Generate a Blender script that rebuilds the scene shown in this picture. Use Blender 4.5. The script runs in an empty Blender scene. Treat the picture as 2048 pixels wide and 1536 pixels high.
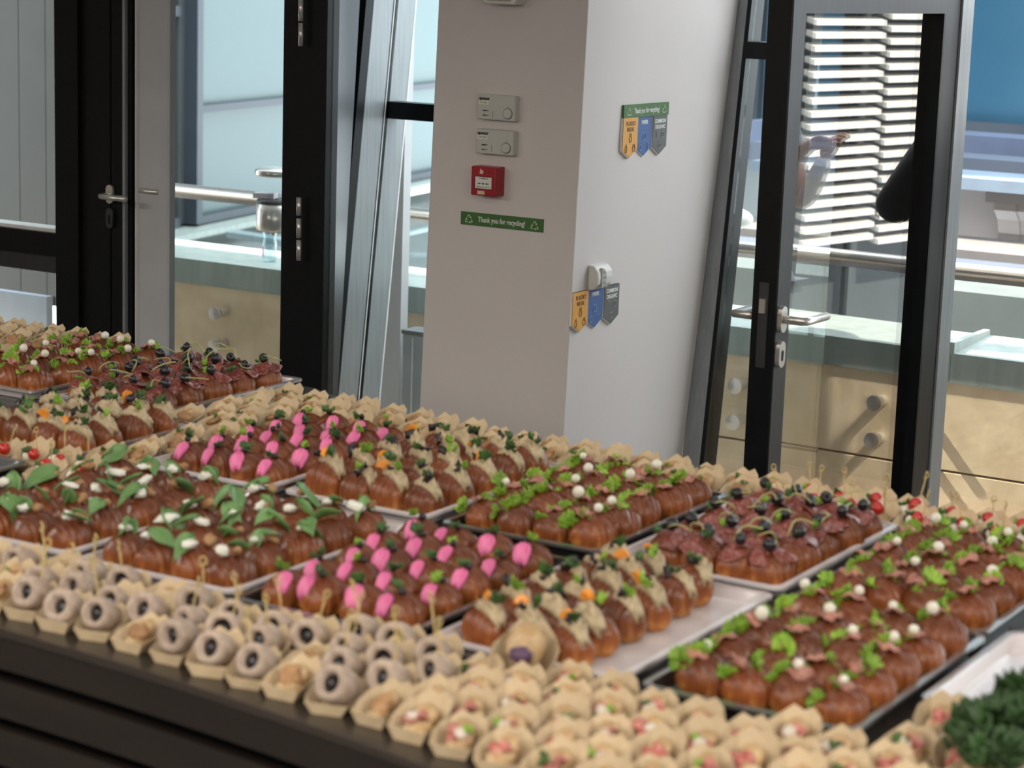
import bpy, bmesh, math, random
from mathutils import Vector, Matrix, noise as mnoise

# ------------------------------------------------------------------ camera
FPX, PITCH, ROLL, HC = 4328.83, math.radians(10.884), math.radians(1.914), 1.88
YAW = math.radians(-30.9)
sc = bpy.context.scene
COL = sc.collection
cam_d = bpy.data.cameras.new('camera'); cam = bpy.data.objects.new('camera', cam_d); COL.objects.link(cam)
fw = Vector((0, math.cos(PITCH), -math.sin(PITCH))); up0 = Vector((0, math.sin(PITCH), math.cos(PITCH))); rt0 = Vector((1, 0, 0))
cR = rt0 * math.cos(ROLL) + up0 * math.sin(ROLL); cU = -rt0 * math.sin(ROLL) + up0 * math.cos(ROLL)
M = Matrix((cR, cU, -fw)).transposed().to_4x4(); M.translation = Vector((0, 0, HC))
cam.matrix_world = M
cam_d.sensor_width = 36; cam_d.lens = FPX * 36 / 2048; cam_d.clip_end = 300
cam_d.dof.use_dof = True; cam_d.dof.focus_distance = 6.2; cam_d.dof.aperture_fstop = 5.0
sc.camera = cam

# ------------------------------------------------------------------ light
sc.view_settings.view_transform = 'Standard'; sc.view_settings.look = 'None'
sc.view_settings.gamma = 1; sc.view_settings.use_curve_mapping = False
sc.view_settings.exposure = 0.55
Uv = Vector((math.cos(YAW), math.sin(YAW), 0)); Vv = Vector((-math.sin(YAW), math.cos(YAW), 0)); Zv = Vector((0, 0, 1))
def W(u, v, z=0.0): return Uv * u + Vv * v + Zv * z
world = bpy.data.worlds.new('sky'); sc.world = world; world.use_nodes = True
bg = world.node_tree.nodes['Background']; bg.inputs[0].default_value = (0.86, 0.94, 1.0, 1); bg.inputs[1].default_value = 3.5
sd = bpy.data.lights.new('sun', 'SUN'); sd.energy = 12; sd.angle = 0.012; sd.color = (1.0, 0.90, 0.76)
so = bpy.data.objects.new('sun', sd); COL.objects.link(so)
SUN = (Uv * -0.70 - Vv * 0.15 + Zv * 0.80).normalized()
so.rotation_mode = 'QUATERNION'; so.rotation_quaternion = SUN.to_track_quat('Z', 'Y'); so.location = SUN * 30
def area(name, loc, sx, sy, power, color):
    d = bpy.data.lights.new(name, 'AREA'); d.shape = 'RECTANGLE'; d.size = sx; d.size_y = sy; d.energy = power; d.color = color
    o = bpy.data.objects.new(name, d); COL.objects.link(o); o.location = loc; o.rotation_euler = (0, 0, YAW); return o


area('ceiling_light_bar', W(-1.9, 0.7, 2.36), 3.2, 0.9, 44, (1.0, 0.91, 0.82))
area('ceiling_light_bar', W(-1.6, 3.3, 2.36), 3.2, 0.6, 9, (1.0, 0.91, 0.82))
area('ceiling_light_bar', W(1.5, 1.6, 2.36), 2.4, 0.9, 70, (1.0, 0.93, 0.86))
area('ceiling_light_bar', W(-1.0, -2.0, 2.36), 4.0, 0.9, 120, (1.0, 0.91, 0.82))
area('ceiling_light_bar', W(-5.5, 1.5, 2.36), 2.4, 0.9, 60, (1.0, 0.93, 0.86))

# ------------------------------------------------------------------ pixel helpers (points on real planes)
def ray(px, py):
    a, b = px - 1024, py - 768; c, s = math.cos(ROLL), math.sin(ROLL)
    u = c * a + s * b; v = -s * a + c * b
    return rt0 * (u / FPX) + up0 * (-v / FPX) + fw
O0 = Vector((0, 0, HC))
def at_z(px, py, z): d = ray(px, py); return O0 + d * ((z - HC) / d.z)
def at_pl(px, py, n, c): d = ray(px, py); return O0 + d * ((c - n.dot(O0)) / n.dot(d))
def at_v(px, py, v): return at_pl(px, py, Vv, v)
def at_u(px, py, u): return at_pl(px, py, Uv, u)
def uvz(p): return (p.dot(Uv), p.dot(Vv), p.z)
def pix(p):
    q = p - O0; d = q.dot(fw); return 1024 + FPX * q.dot(cR) / d, 768 - FPX * q.dot(cU) / d

# ------------------------------------------------------------------ materials
MATS = {}
def mat(name, col, rough=0.5, metal=0.0, col2=None, scale=8.0, bump=0.0, bscale=None, coat=0.0, stretch=None, rnd=0.0, detail=4.0, sss=0.0, emis=None, trans=0.0, lo=0.38, hi=0.62):
    if name in MATS: return MATS[name]
    m = bpy.data.materials.new(name); m.use_nodes = True; MATS[name] = m
    nt = m.node_tree; n = nt.nodes; l = nt.links; b = n['Principled BSDF']
    b.inputs['Base Color'].default_value = (*col, 1); b.inputs['Roughness'].default_value = rough; b.inputs['Metallic'].default_value = metal
    if coat: b.inputs['Coat Weight'].default_value = coat; b.inputs['Coat Roughness'].default_value = 0.15
    if sss: b.inputs['Subsurface Weight'].default_value = sss; b.inputs['Subsurface Radius'].default_value = (0.01, 0.006, 0.003)
    if trans: b.inputs['Transmission Weight'].default_value = trans
    if emis: b.inputs['Emission Color'].default_value = (*emis[0], 1); b.inputs['Emission Strength'].default_value = emis[1]
    tc = n.new('ShaderNodeTexCoord'); mp = n.new('ShaderNodeMapping'); l.new(tc.outputs['Object'], mp.inputs[0])
    if stretch: mp.inputs['Scale'].default_value = stretch
    nz = n.new('ShaderNodeTexNoise'); nz.inputs['Scale'].default_value = scale; nz.inputs['Detail'].default_value = detail; l.new(mp.outputs[0], nz.inputs[0])
    c2 = col2 if col2 else tuple(c * 0.9 for c in col)
    rp = n.new('ShaderNodeValToRGB'); rp.color_ramp.elements[0].position = lo; rp.color_ramp.elements[1].position = hi
    rp.color_ramp.elements[0].color = (*col, 1); rp.color_ramp.elements[1].color = (*c2, 1)
    l.new(nz.outputs[0], rp.inputs[0]); out = rp.outputs[0]
    if rnd:
        oi = n.new('ShaderNodeObjectInfo'); mr = n.new('ShaderNodeMapRange'); mr.inputs[3].default_value = 1 - rnd; mr.inputs[4].default_value = 1 + rnd
        l.new(oi.outputs['Random'], mr.inputs[0]); hs = n.new('ShaderNodeHueSaturation'); l.new(mr.outputs[0], hs.inputs['Value']); l.new(out, hs.inputs['Color']); out = hs.outputs[0]
    l.new(out, b.inputs['Base Color'])
    if bump:
        bp_ = n.new('ShaderNodeBump'); bp_.inputs['Strength'].default_value = bump; bp_.inputs['Distance'].default_value = 0.004
        n2 = n.new('ShaderNodeTexNoise'); n2.inputs['Scale'].default_value = bscale or scale * 3; n2.inputs['Detail'].default_value = 3; l.new(mp.outputs[0], n2.inputs[0])
        l.new(n2.outputs[0], bp_.inputs['Height']); l.new(bp_.outputs[0], b.inputs['Normal'])
    return m
def glass(name, tint, f0, k, rough=0.0, power=3.0):
    if name in MATS: return MATS[name]
    m = bpy.data.materials.new(name); m.use_nodes = True; MATS[name] = m
    nt = m.node_tree; n = nt.nodes; l = nt.links; n.remove(n['Principled BSDF'])
    t = n.new('ShaderNodeBsdfTransparent'); t.inputs[0].default_value = (*tint, 1)
    g = n.new('ShaderNodeBsdfGlossy'); g.inputs['Roughness'].default_value = rough
    lw = n.new('ShaderNodeLayerWeight'); lw.inputs[0].default_value = 0.5
    pw = n.new('ShaderNodeMath'); pw.operation = 'POWER'; pw.inputs[1].default_value = power; l.new(lw.outputs['Facing'], pw.inputs[0])
    ma = n.new('ShaderNodeMath'); ma.operation = 'MULTIPLY_ADD'; ma.inputs[1].default_value = k; ma.inputs[2].default_value = f0; l.new(pw.outputs[0], ma.inputs[0])
    mx = n.new('ShaderNodeMixShader'); l.new(ma.outputs[0], mx.inputs[0]); l.new(t.outputs[0], mx.inputs[1]); l.new(g.outputs[0], mx.inputs[2])
    l.new(mx.outputs[0], n['Material Output'].inputs[0]); return m

M_black = mat('black powder coated metal', (0.004, 0.005, 0.006), 0.38, 0.0, (0.006, 0.007, 0.008), 30)
MATS['black powder coated metal'].node_tree.nodes['Principled BSDF'].inputs['Specular IOR Level'].default_value = 0.22
M_dark = mat('dark anodised metal', (0.06, 0.062, 0.068), 0.42, 0.7, (0.07, 0.07, 0.075), 6, stretch=(8, 8, 0.5))
M_leaf = mat('grey anodised door metal', (0.036, 0.036, 0.039), 0.45, 0.6, (0.043, 0.042, 0.043), 6, stretch=(8, 8, 0.6))
M_silver = mat('brushed silver metal', (0.265, 0.282, 0.293), 0.38, 0.3, (0.310, 0.328, 0.334), 9, bump=0.05, bscale=60, stretch=(10, 10, 0.4))
M_greyp = mat('grey lacquered metal', (0.50, 0.50, 0.51), 0.5, 0.0, (0.47, 0.47, 0.48), 5)
M_steel = mat('brushed stainless steel', (0.60, 0.57, 0.53), 0.28, 0.75, (0.68, 0.65, 0.61), 40, stretch=(20, 20, 1))
M_white_line = mat('white sealing strip', (0.75, 0.75, 0.72), 0.5)
M_wall = mat('matt pale wall paint', (0.68, 0.63, 0.605), 0.75, 0.0, (0.665, 0.615, 0.59), 2.5, bump=0.03, bscale=120)
M_floor = mat('grey floor', (0.16, 0.15, 0.14), 0.4, 0, (0.2, 0.19, 0.175), 3)
M_ceil = mat('white ceiling paint', (0.7, 0.69, 0.67), 0.8)
M_roomw = mat('warm room wall paint', (0.5, 0.46, 0.42), 0.8)
M_pane = glass('clear window glass', (0.97, 0.99, 0.985), 0.01, 0.2)
M_leafpane = glass('door glass', (0.95, 0.98, 0.965), 0.03, 1.15, power=2.0)
M_bal = glass('balustrade glass', (0.975, 0.99, 0.985), 0.01, 0.2)
M_stone = mat('beige stone panel', (0.82, 0.64, 0.455), 0.75, 0, (0.70, 0.53, 0.36), 7, bump=0.25, bscale=30, detail=6)
M_zinc = mat('weathered zinc sheet', (0.158, 0.171, 0.167), 0.5, 0.1, (0.128, 0.144, 0.142), 3, bump=0.05)
M_zincd = mat('darker zinc edge', (0.270, 0.340, 0.360), 0.5, 0.25, (0.330, 0.390, 0.400), 6, stretch=(3, 3, 0.4))
M_zincc = mat('zinc cap sheet', (0.344, 0.380, 0.357), 0.5, 0.1, (0.279, 0.319, 0.296), 6, stretch=(3, 3, 0.5))
M_zincb = mat('bluish zinc sheet', (0.099, 0.122, 0.162), 0.5, 0.1, (0.113, 0.131, 0.167), 2)
M_turq = mat('frosted turquoise facade glass', (0.032, 0.072, 0.075), 0.35, 0, (0.035, 0.080, 0.082), 0.6, coat=0.05)
M_bframe = mat('blue grey facade frame', (0.028, 0.037, 0.050), 0.5, 0.1, (0.033, 0.043, 0.055), 5)
M_blueg = mat('deep blue facade glass', (0.021, 0.072, 0.120), 0.2, 0.0, (0.030, 0.090, 0.138), 0.8, coat=0.2)
M_plaster = mat('pale plaster', (0.212, 0.182, 0.165), 0.8, 0, (0.200, 0.177, 0.162), 3)
M_whitep = mat('white plastic', (0.72, 0.71, 0.66), 0.4)
M_terr = mat('pale terrace paving', (0.62, 0.53, 0.42), 0.7, 0, (0.55, 0.47, 0.38), 5)
M_clad = mat('dark grey cladding', (0.045, 0.050, 0.052), 0.55, 0.1, (0.051, 0.056, 0.059), 3)
M_slat = mat('white aluminium louvre', (0.484, 0.471, 0.453), 0.45, 0.1)

# ------------------------------------------------------------------ mesh helpers
class MB:
    def __init__(s): s.v = []; s.f = []; s.smooth = False; s.mi = []
    def add(s, vs, fs):
        o = len(s.v); s.v += [tuple(p) for p in vs]; s.f += [tuple(i + o for i in f) for f in fs]; return s
    def box(s, x0, x1, y0, y1, z0, z1):
        return s.add([(x0, y0, z0), (x1, y0, z0), (x1, y1, z0), (x0, y1, z0), (x0, y0, z1), (x1, y0, z1), (x1, y1, z1), (x0, y1, z1)],
                     [(3, 2, 1, 0), (4, 5, 6, 7), (0, 1, 5, 4), (1, 2, 6, 5), (2, 3, 7, 6), (3, 0, 4, 7)])
    def hexa(s, b, t):
        n = len(b); return s.add(list(b) + list(t), [tuple(reversed(range(n))), tuple(range(n, 2 * n))] + [(i, (i + 1) % n, n + (i + 1) % n, n + i) for i in range(n)])
    def prism_z(s, poly, z0, z1): return s.hexa([(x, y, z0) for x, y in poly], [(x, y, z1) for x, y in poly])
    def prism_y(s, poly, y0, y1): return s.hexa([(x, y0, z) for x, z in poly], [(x, y1, z) for x, z in poly])
    def tube(s, pts, r, n=10, caps=True):
        pts = [Vector(p) for p in pts]; rs = r if isinstance(r, (list, tuple)) else [r] * len(pts); rings = []; o = len(s.v)
        pn = None
        for i, p in enumerate(pts):
            d = (pts[min(i + 1, len(pts) - 1)] - pts[max(i - 1, 0)]).normalized()
            if pn is None: pn = d.orthogonal().normalized()
            a = (pn - d * pn.dot(d)); a = a.normalized() if a.length > 1e-6 else d.orthogonal().normalized(); pn = a; b = d.cross(a)
            for k in range(n):
                t = 2 * math.pi * k / n; q = p + (a * math.cos(t) + b * math.sin(t)) * rs[i]; s.v.append(tuple(q))
        for i in range(len(pts) - 1):
            for k in range(n): s.f.append((o + i * n + k, o + i * n + (k + 1) % n, o + (i + 1) * n + (k + 1) % n, o + (i + 1) * n + k))
        if caps: s.f.append(tuple(o + k for k in reversed(range(n)))); s.f.append(tuple(o + (len(pts) - 1) * n + k for k in range(n)))
        return s
    def lathe(s, prof, n=20, c=(0, 0, 0), caps=True):
        o = len(s.v)
        for r, z in prof:
            for k in range(n): t = 2 * math.pi * k / n; s.v.append((c[0] + r * math.cos(t), c[1] + r * math.sin(t), c[2] + z))
        for i in range(len(prof) - 1):
            for k in range(n): s.f.append((o + i * n + k, o + i * n + (k + 1) % n, o + (i + 1) * n + (k + 1) % n, o + (i + 1) * n + k))
        if caps and prof[0][0] > 1e-6: s.f.append(tuple(o + k for k in reversed(range(n))))
        if caps and prof[-1][0] > 1e-6: s.f.append(tuple(o + (len(prof) - 1) * n + k for k in range(n)))
        return s
    def blob(s, c, rx, ry, rz, n=10, m=7, amp=0.0, freq=2.0, seed=0.0):
        o = len(s.v)
        for i in range(m + 1):
            ph = math.pi * i / m
            for k in range(n):
                t = 2 * math.pi * k / n; d = Vector((math.sin(ph) * math.cos(t), math.sin(ph) * math.sin(t), math.cos(ph)))
                q = 1 + (amp * mnoise.noise(d * freq + Vector((seed, seed * 1.7, 0))) if amp else 0)
                s.v.append((c[0] + rx * d.x * q, c[1] + ry * d.y * q, c[2] + rz * d.z * q))
        for i in range(m):
            for k in range(n): s.f.append((o + i * n + k, o + (i + 1) * n + k, o + (i + 1) * n + (k + 1) % n, o + i * n + (k + 1) % n))
        return s
    def sheet(s, grid, th=0.0012):
        # grid of points -> closed thin sheet
        h, w = len(grid), len(grid[0]); o = len(s.v)
        G = [[Vector(p) for p in r] for r in grid]
        nr = [[None] * w for _ in range(h)]
        for i in range(h):
            for j in range(w):
                a = G[min(i + 1, h - 1)][j] - G[max(i - 1, 0)][j]; b = G[i][min(j + 1, w - 1)] - G[i][max(j - 1, 0)]
                nn = a.cross(b); nr[i][j] = nn.normalized() if nn.length > 1e-12 else Vector((0, 0, 1))
        for sg in (0.5, -0.5):
            for i in range(h):
                for j in range(w): s.v.append(tuple(G[i][j] + nr[i][j] * th * sg))
        N = h * w
        for i in range(h - 1):
            for j in range(w - 1):
                a, b, c, d = i * w + j, i * w + j + 1, (i + 1) * w + j + 1, (i + 1) * w + j
                s.f.append((o + a, o + d, o + c, o + b)); s.f.append((o + N + a, o + N + b, o + N + c, o + N + d))
        bd = [j for j in range(w)] + [i * w + w - 1 for i in range(1, h)] + [(h - 1) * w + j for j in range(w - 2, -1, -1)] + [i * w for i in range(h - 2, 0, -1)]
        for q in range(len(bd)):
            a, b = bd[q], bd[(q + 1) % len(bd)]; s.f.append((o + a, o + b, o + N + b, o + N + a))
        return s
    def mesh(s, name, m, smooth=False):
        me = bpy.data.meshes.new(name); me.from_pydata(s.v, [], s.f); me.update()
        bm = bmesh.new(); bm.from_mesh(me); bmesh.ops.remove_doubles(bm, verts=bm.verts, dist=1e-6); bmesh.ops.recalc_face_normals(bm, faces=bm.faces); bm.to_mesh(me); bm.free()
        if m: me.materials.append(m)
        if smooth:
            for p in me.polygons: p.use_smooth = True
        return me
    def obj(s, name, m, parent=None, smooth=False, loc=None, rot=None):
        return link(name, s.mesh(name, m, smooth), parent, loc, rot)
def link(name, me, parent=None, loc=None, rot=None, scale=None):
    o = bpy.data.objects.new(name, me); COL.objects.link(o)
    if parent: o.parent = parent
    if loc is not None: o.location = loc
    if rot is not None: o.rotation_euler = rot
    if scale is not None: o.scale = (scale,) * 3 if not hasattr(scale, '__len__') else scale
    return o
def tag(o, label, cat, group=None):
    o['label'] = label; o['category'] = cat
    if group: o['group'] = group
    return o
def struct(o, label=None, cat=None):
    o['kind'] = 'structure'
    if label: o['label'] = label
    if cat: o['category'] = cat
    return o
def thing(name, loc, rotz, label, cat, group=None):
    o = bpy.data.objects.new(name, None); COL.objects.link(o); o.empty_display_size = 0.05
    o.location = loc; o.rotation_euler = (0, 0, rotz); return tag(o, label, cat, group)
def bev(o, w, seg=2):
    b = o.modifiers.new('bevel', 'BEVEL'); b.width = w; b.segments = seg; b.limit_method = 'ANGLE'; return o
R0 = (0, 0, YAW)      # local x = along the bar, local y = depth
def uvbox(name, m, u0, u1, v0, v1, z0, z1, parent=None, bevel=0):
    if parent is None:
        c = W((u0 + u1) / 2, (v0 + v1) / 2, z0); o = MB().box(-(u1 - u0) / 2, (u1 - u0) / 2, -(v1 - v0) / 2, (v1 - v0) / 2, 0, z1 - z0).obj(name, m, None, loc=c, rot=R0)
    else:   # parent has rotation YAW; coordinates given in uv world, made relative to the parent
        pu, pv, pz = uvz(parent.location); o = MB().box(u0 - pu, u1 - pu, v0 - pv, v1 - pv, z0 - pz, z1 - pz).obj(name, m, parent)
    if bevel: bev(o, bevel)
    return o
def rel(parent, p):   # world point -> local of a YAW-rotated parent
    a = uvz(p); b = uvz(parent.location); return (a[0] - b[0], a[1] - b[1], a[2] - b[2])
def text_mesh(body, size, align='CENTER', bold=0.0):
    cu = bpy.data.curves.new('lettering', 'FONT'); cu.body = body; cu.size = size; cu.align_x = align; cu.align_y = 'CENTER'; cu.extrude = 0.0003; cu.offset = bold; cu.resolution_u = 2
    t = bpy.data.objects.new('lettering_tmp', cu); COL.objects.link(t); dg = bpy.context.evaluated_depsgraph_get()
    me = bpy.data.meshes.new_from_object(t.evaluated_get(dg)); bpy.data.objects.remove(t); bpy.data.curves.remove(cu)
    me.materials.clear(); return me

# ------------------------------------------------------------------ room shell
CEIL = 2.4
struct(uvbox('floor', M_floor, -9, 6, -5, 6.35, -0.1, 0), 'grey room floor under the bar', 'floor')
struct(uvbox('ceiling', M_ceil, -9, 6, -5, 6.70, CEIL, CEIL + 0.1), 'white room ceiling above the bar', 'ceiling')
struct(uvbox('wall_sun_blocker', M_roomw, -12, -5.6, 6.60, 6.70, CEIL + 0.1, 4.6), 'added unseen sun blocker above the room', 'wall')  # added out of view to keep the sun off the left parapet
struct(uvbox('wall_back', M_roomw, -9, 6, -5.2, -5, 0, CEIL), 'warm grey wall behind the viewer', 'wall')
struct(uvbox('wall_left', M_roomw, -9.2, -9, -5, 6.4, 0, CEIL), 'warm grey wall at the left end of the room', 'wall')
struct(uvbox('wall_right', M_roomw, 6, 6.2, -5, 6.4, 0, CEIL), 'warm grey wall at the right end of the room', 'wall')
SA, SK = 6.398, 0.1236                       # the facade leans outwards: v = SA + SK*z
def sv(z): return SA + SK * z
# pillar: left face on v=5.6, right face runs back to the leaning facade
def ext(p, q, z): t = (z - p.z) / (q.z - p.z); return p + (q - p) * t
LE = (at_v(877, 0, 5.6), at_v(838.6, 819, 5.6)); CE = (at_v(1176.7, 0, 5.6), at_v(1125.7, 880, 5.6))
def pil(z):
    l, c = ext(*LE, z), ext(*CE, z); d = sv(z) - 5.6
    return [l, c, c + Vv * d, l + Vv * d]
pm = MB(); pm.hexa(pil(0), pil(CEIL)); PIL = struct(pm.obj('wall_pillar', M_wall), 'pale matt pillar with thermostats and recycling signs', 'pillar'); bev(PIL, 0.004)
UC = uvz(ext(*CE, 1.2))[0]                   # u of the right face at mid height
# leaning mullions
def lean_bar(name, m, u0, u1, dv0, dv1, z0, z1, parent):
    b = MB(); b.hexa([W(u0, sv(z0) + dv0, z0), W(u1, sv(z0) + dv0, z0), W(u1, sv(z0) + dv1, z0), W(u0, sv(z0) + dv1, z0)],
                     [W(u0, sv(z1) + dv0, z1), W(u1, sv(z1) + dv0, z1), W(u1, sv(z1) + dv1, z1), W(u0, sv(z1) + dv1, z1)])
    if parent:
        b.v = [rel(parent, Vector(p)) for p in b.v]
        return b.obj(name, m, parent)
    return b.obj(name, m)
def frame_empty(name, p, label, cat):
    o = bpy.data.objects.new(name, None); COL.objects.link(o); o.location = p; o.rotation_euler = R0; o.empty_display_size = 0.1
    return struct(o, label, cat)
w2 = frame_empty('window_2', W(-4.5, 6.4, 0), 'narrow leaning window with silver mullion left of the pillar', 'window')
lean_bar('mullion', M_black, -4.655, -4.600, -0.05, 0.0, 0, CEIL, w2)
lean_bar('mullion_cover', M_silver, -4.655, -4.600, 0.0, 0.125, 0, CEIL, w2)
lean_bar('gasket', M_black, -4.655, -4.601, 0.125, 0.133, 0, CEIL, w2)
lean_bar('gasket', M_white_line, -4.655, -4.600, 0.133, 0.139, 0, CEIL, w2)
lean_bar('gasket', M_black, -4.655, -4.601, 0.139, 0.158, 0, CEIL, w2)
lean_bar('mullion_cover', M_silver, -4.655, -4.600, 0.158, 0.272, 0, CEIL, w2)
lean_bar('sealing_strip', M_white_line, -4.655, -4.599, 0.272, 0.280, 0, CEIL, w2)
lean_bar('transom', M_black, -4.600, -3.60, 0.15, 0.22, 1.312, 1.375, w2)
lean_bar('pane', M_pane, -4.600, -3.60, 0.15, 0.16, 0, 1.312, w2)
lean_bar('pane', M_pane, -4.600, -3.60, 0.15, 0.16, 1.375, CEIL, w2)
ju = uvz(at_v(809, 300, 6.97))[0]
uvbox('jamb', M_greyp, ju - 0.16, ju, 6.97, 7.02, 0, 2.3, w2)
w3 = frame_empty('window_3', W(-3.0, 6.4, 0), 'slim leaning sidelight with silver mullion right of the pillar', 'window')
lean_bar('mullion_cover', M_silver, UC - 0.02, -3.103, 0.0, 0.10, 0, CEIL, w3)
lean_bar('gasket', M_black, -3.103, -3.088, 0.0, 0.10, 0, CEIL, w3)
lean_bar('transom', M_black, -3.088, -2.86, 0.0, 0.09, 1.61, 1.665, w3)
lean_bar('jamb', M_black, -2.93, -2.86, 0.0, 0.07, 0, CEIL, w3)
lean_bar('pane', M_pane, -3.088, -2.93, 0.03, 0.042, 0, 1.61, w3)
lean_bar('pane', M_pane, -3.088, -2.93, 0.03, 0.042, 1.665, CEIL, w3)
# glazing right of the door, outside the picture
w4 = frame_empty('window_4', W(0.5, 6.4, 0), 'wide leaning glazing to the right of the open door', 'window')
for k in range(4):
    u0 = -0.55 + k * 1.65
    lean_bar('mullion', M_black, u0 - 0.05, u0, 0, 0.1, 0, CEIL, w4)
    lean_bar('pane', M_pane, u0, u0 + 1.6, 0.03, 0.042, 0, CEIL, w4)
# left door in its vertical frame
DV = 5.8
d1 = frame_empty('door_1', W(-4.8, DV, 0), 'closed black framed glass door left of the pillar', 'door')
uvbox('frame_post', M_black, -5.409, -5.30, DV, DV + 0.13, 0, 2.3, d1)
uvbox('frame_rebate', M_black, -5.30, -5.236, DV + 0.02, DV + 0.13, 0, 2.3, d1)
uvbox('frame_post', M_black, -4.321, -4.213, DV - 0.005, DV + 0.03, 0, 2.3, d1)
uvbox('frame_head', M_black, -5.409, -4.213, DV - 0.03, DV + 0.13, 2.3, 2.39, d1)
uvbox('stile', M_black, -5.236, -5.150, DV, DV + 0.07, 0, 2.28, d1)
uvbox('stile', M_black, -5.147, -5.096, DV + 0.004, DV + 0.07, 0, 2.28, d1)
uvbox('glazing_bead', M_silver, -5.096, -5.086, DV + 0.004, DV + 0.06, 0.1, 2.28, d1)
uvbox('glazing_bead', M_black, -5.086, -5.068, DV + 0.02, DV + 0.06, 0.1, 2.28, d1)
uvbox('glazing_bead', M_white_line, -5.061, -5.056, DV + 0.03, DV + 0.06, 0.1, 2.28, d1)
uvbox('glazing_bead', M_black, -5.068, -5.061, DV + 0.03, DV + 0.06, 0.1, 2.28, d1)
uvbox('side_panel', M_greyp, -5.056, -4.917, DV + 0.045, DV + 0.075, 0, 2.28, d1)
uvbox('stile', M_black, -4.394, -4.321, DV, DV + 0.07, 0, 2.28, d1)
uvbox('rail', M_black, -5.096, -4.394, DV, DV + 0.07, 0, 0.12, d1)
uvbox('rail', M_black, -5.096, -4.394, DV, DV + 0.07, 2.18, 2.28, d1)
uvbox('pane', M_pane, -4.917, -4.394, DV + 0.03, DV + 0.042, 0.12, 2.18, d1)
def capsule(w, h, t, n=10):
    r = w / 2; pts = []
    for k in range(n + 1): a = math.pi * k / n; pts.append((r * math.cos(a), h / 2 - r + r * math.sin(a)))
    for k in range(n + 1): a = math.pi + math.pi * k / n; pts.append((r * math.cos(a), -h / 2 + r + r * math.sin(a)))
    return MB().prism_y(pts, -t, 0)
def at_local(parent, p): return rel(parent, p)
# lever, rosette, keyhole on the closed door
lp = at_v(222, 388, DV)
ro = capsule(0.032, 0.066, 0.010).obj('rosette', M_steel, d1, loc=rel(d1, lp))
MB().tube([(0, 0, 0), (0, -0.05, 0), (0.004, -0.055, 0), (0.12, -0.055, 0)], 0.0105, 12).obj('lever', M_steel, ro, True, loc=(-0.0, -0.005, -0.004))
ek = capsule(0.032, 0.072, 0.010).obj('escutcheon', M_dark, d1, loc=rel(d1, at_v(222, 436, DV)))
MB().prism_y([(-0.004, -0.02), (0.004, -0.02), (0.005, 0.006), (0, 0.012), (-0.005, 0.006)], -0.0115, -0.0095).obj('keyhole', M_black, ek)
MB().tube([(0, 0.045, 0), (0, -0.012, 0), (0.13, -0.016, 0)], 0.010, 12).obj('lever', M_steel, d1, True, loc=rel(d1, at_v(265, 378, DV + 0.06)))
for (a, b) in ((-8, 42), (46, 92), (395, 431), (437, 476), (480, 521)):
    p, q = at_v(602 if a < 100 else 598, a, DV - 0.035), at_v(602 if a < 100 else 598, b, DV - 0.035)
    MB().tube([rel(d1, p), rel(d1, q)], 0.0085, 12).obj('hinge', M_steel, d1, True)
# window left of the closed door
w1 = frame_empty('window_1', W(-5.9, DV, 0), 'black framed window with a thick sill rail at the far left', 'window')
uvbox('transom', M_black, -6.9, -5.409, DV, DV + 0.1, 0.80, 0.885, w1)
uvbox('sill', M_white_line, -6.9, -5.409, DV + 0.02, DV + 0.1, 0.885, 0.897, w1)
uvbox('transom', M_dark, -6.9, -5.409, DV + 0.015, DV + 0.1, 0.737, 0.80, w1)
uvbox('pane', M_pane, -6.9, -5.409, DV + 0.045, DV + 0.055, 0.897, CEIL, w1)
uvbox('pane', M_pane, -6.9, -5.409, DV + 0.045, DV + 0.055, 0.0, 0.737, w1)
uvbox('mullion', M_black, -7.0, -6.9, DV, DV + 0.12, 0, CEIL, w1)
# infill panel between the door frame and the leaning mullion
w5 = MB(); w5.hexa([W(-4.213, DV + 0.02, 0), W(-4.213, DV + 0.06, 0), W(-4.67, sv(0) - 0.03, 0), W(-4.655, sv(0) - 0.05, 0)],
                   [W(-4.213, DV + 0.02, CEIL), W(-4.213, DV + 0.06, CEIL), W(-4.67, sv(CEIL) - 0.03, CEIL), W(-4.655, sv(CEIL) - 0.05, CEIL)])
struct(w5.obj('trim_1', mat('satin black metal', (0.02, 0.02, 0.022), 0.45, 0.0)), 'dark metal panel between the closed door and leaning mullion', 'trim')
uvbox('trim_2', M_black, -5.5, -4.2, DV - 0.02, DV + 0.14, 2.39, CEIL)['kind'] = 'structure'
uvbox('trim_3', M_wall, -9, -7.0, DV, DV + 0.1, 0, CEIL)['kind'] = 'structure'

# open door on the right: leaf swung into the room
LA = math.radians(57.5)
Ld = Vector((math.cos(LA), math.sin(LA), 0)); Ln = Vector((math.sin(LA), -math.cos(LA), 0))   # Ln faces the camera side
LP = at_z(1560, 638, 1.05); LC = Ln.dot(LP)
def leaf_s(px, py): return (at_pl(px, py, Ln, LC) - LP).dot(Ld)
def leaf_z(px, py): return at_pl(px, py, Ln, LC).z
s0, sg0, sg1, s1 = leaf_s(1572, 300), leaf_s(1597, 300), leaf_s(1871, 300), leaf_s(1924, 300)
zt = leaf_z(1750, 27)
d2 = bpy.data.objects.new('door_2', None); COL.objects.link(d2); d2.location = LP - Zv * LP.z + Ld * s1; d2.rotation_euler = (0, 0, LA)
struct(d2, 'open grey metal glass door leaf with lever handle on the right', 'door')
def lb(name, m, a, b, c, d, z0, z1, parent=None): # a..b along leaf from lock to hinge, c..d out of the camera face
    return MB().box(a - s1, b - s1, -d, -c, z0, z1).obj(name, m, parent or d2)
T = 0.066
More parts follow.
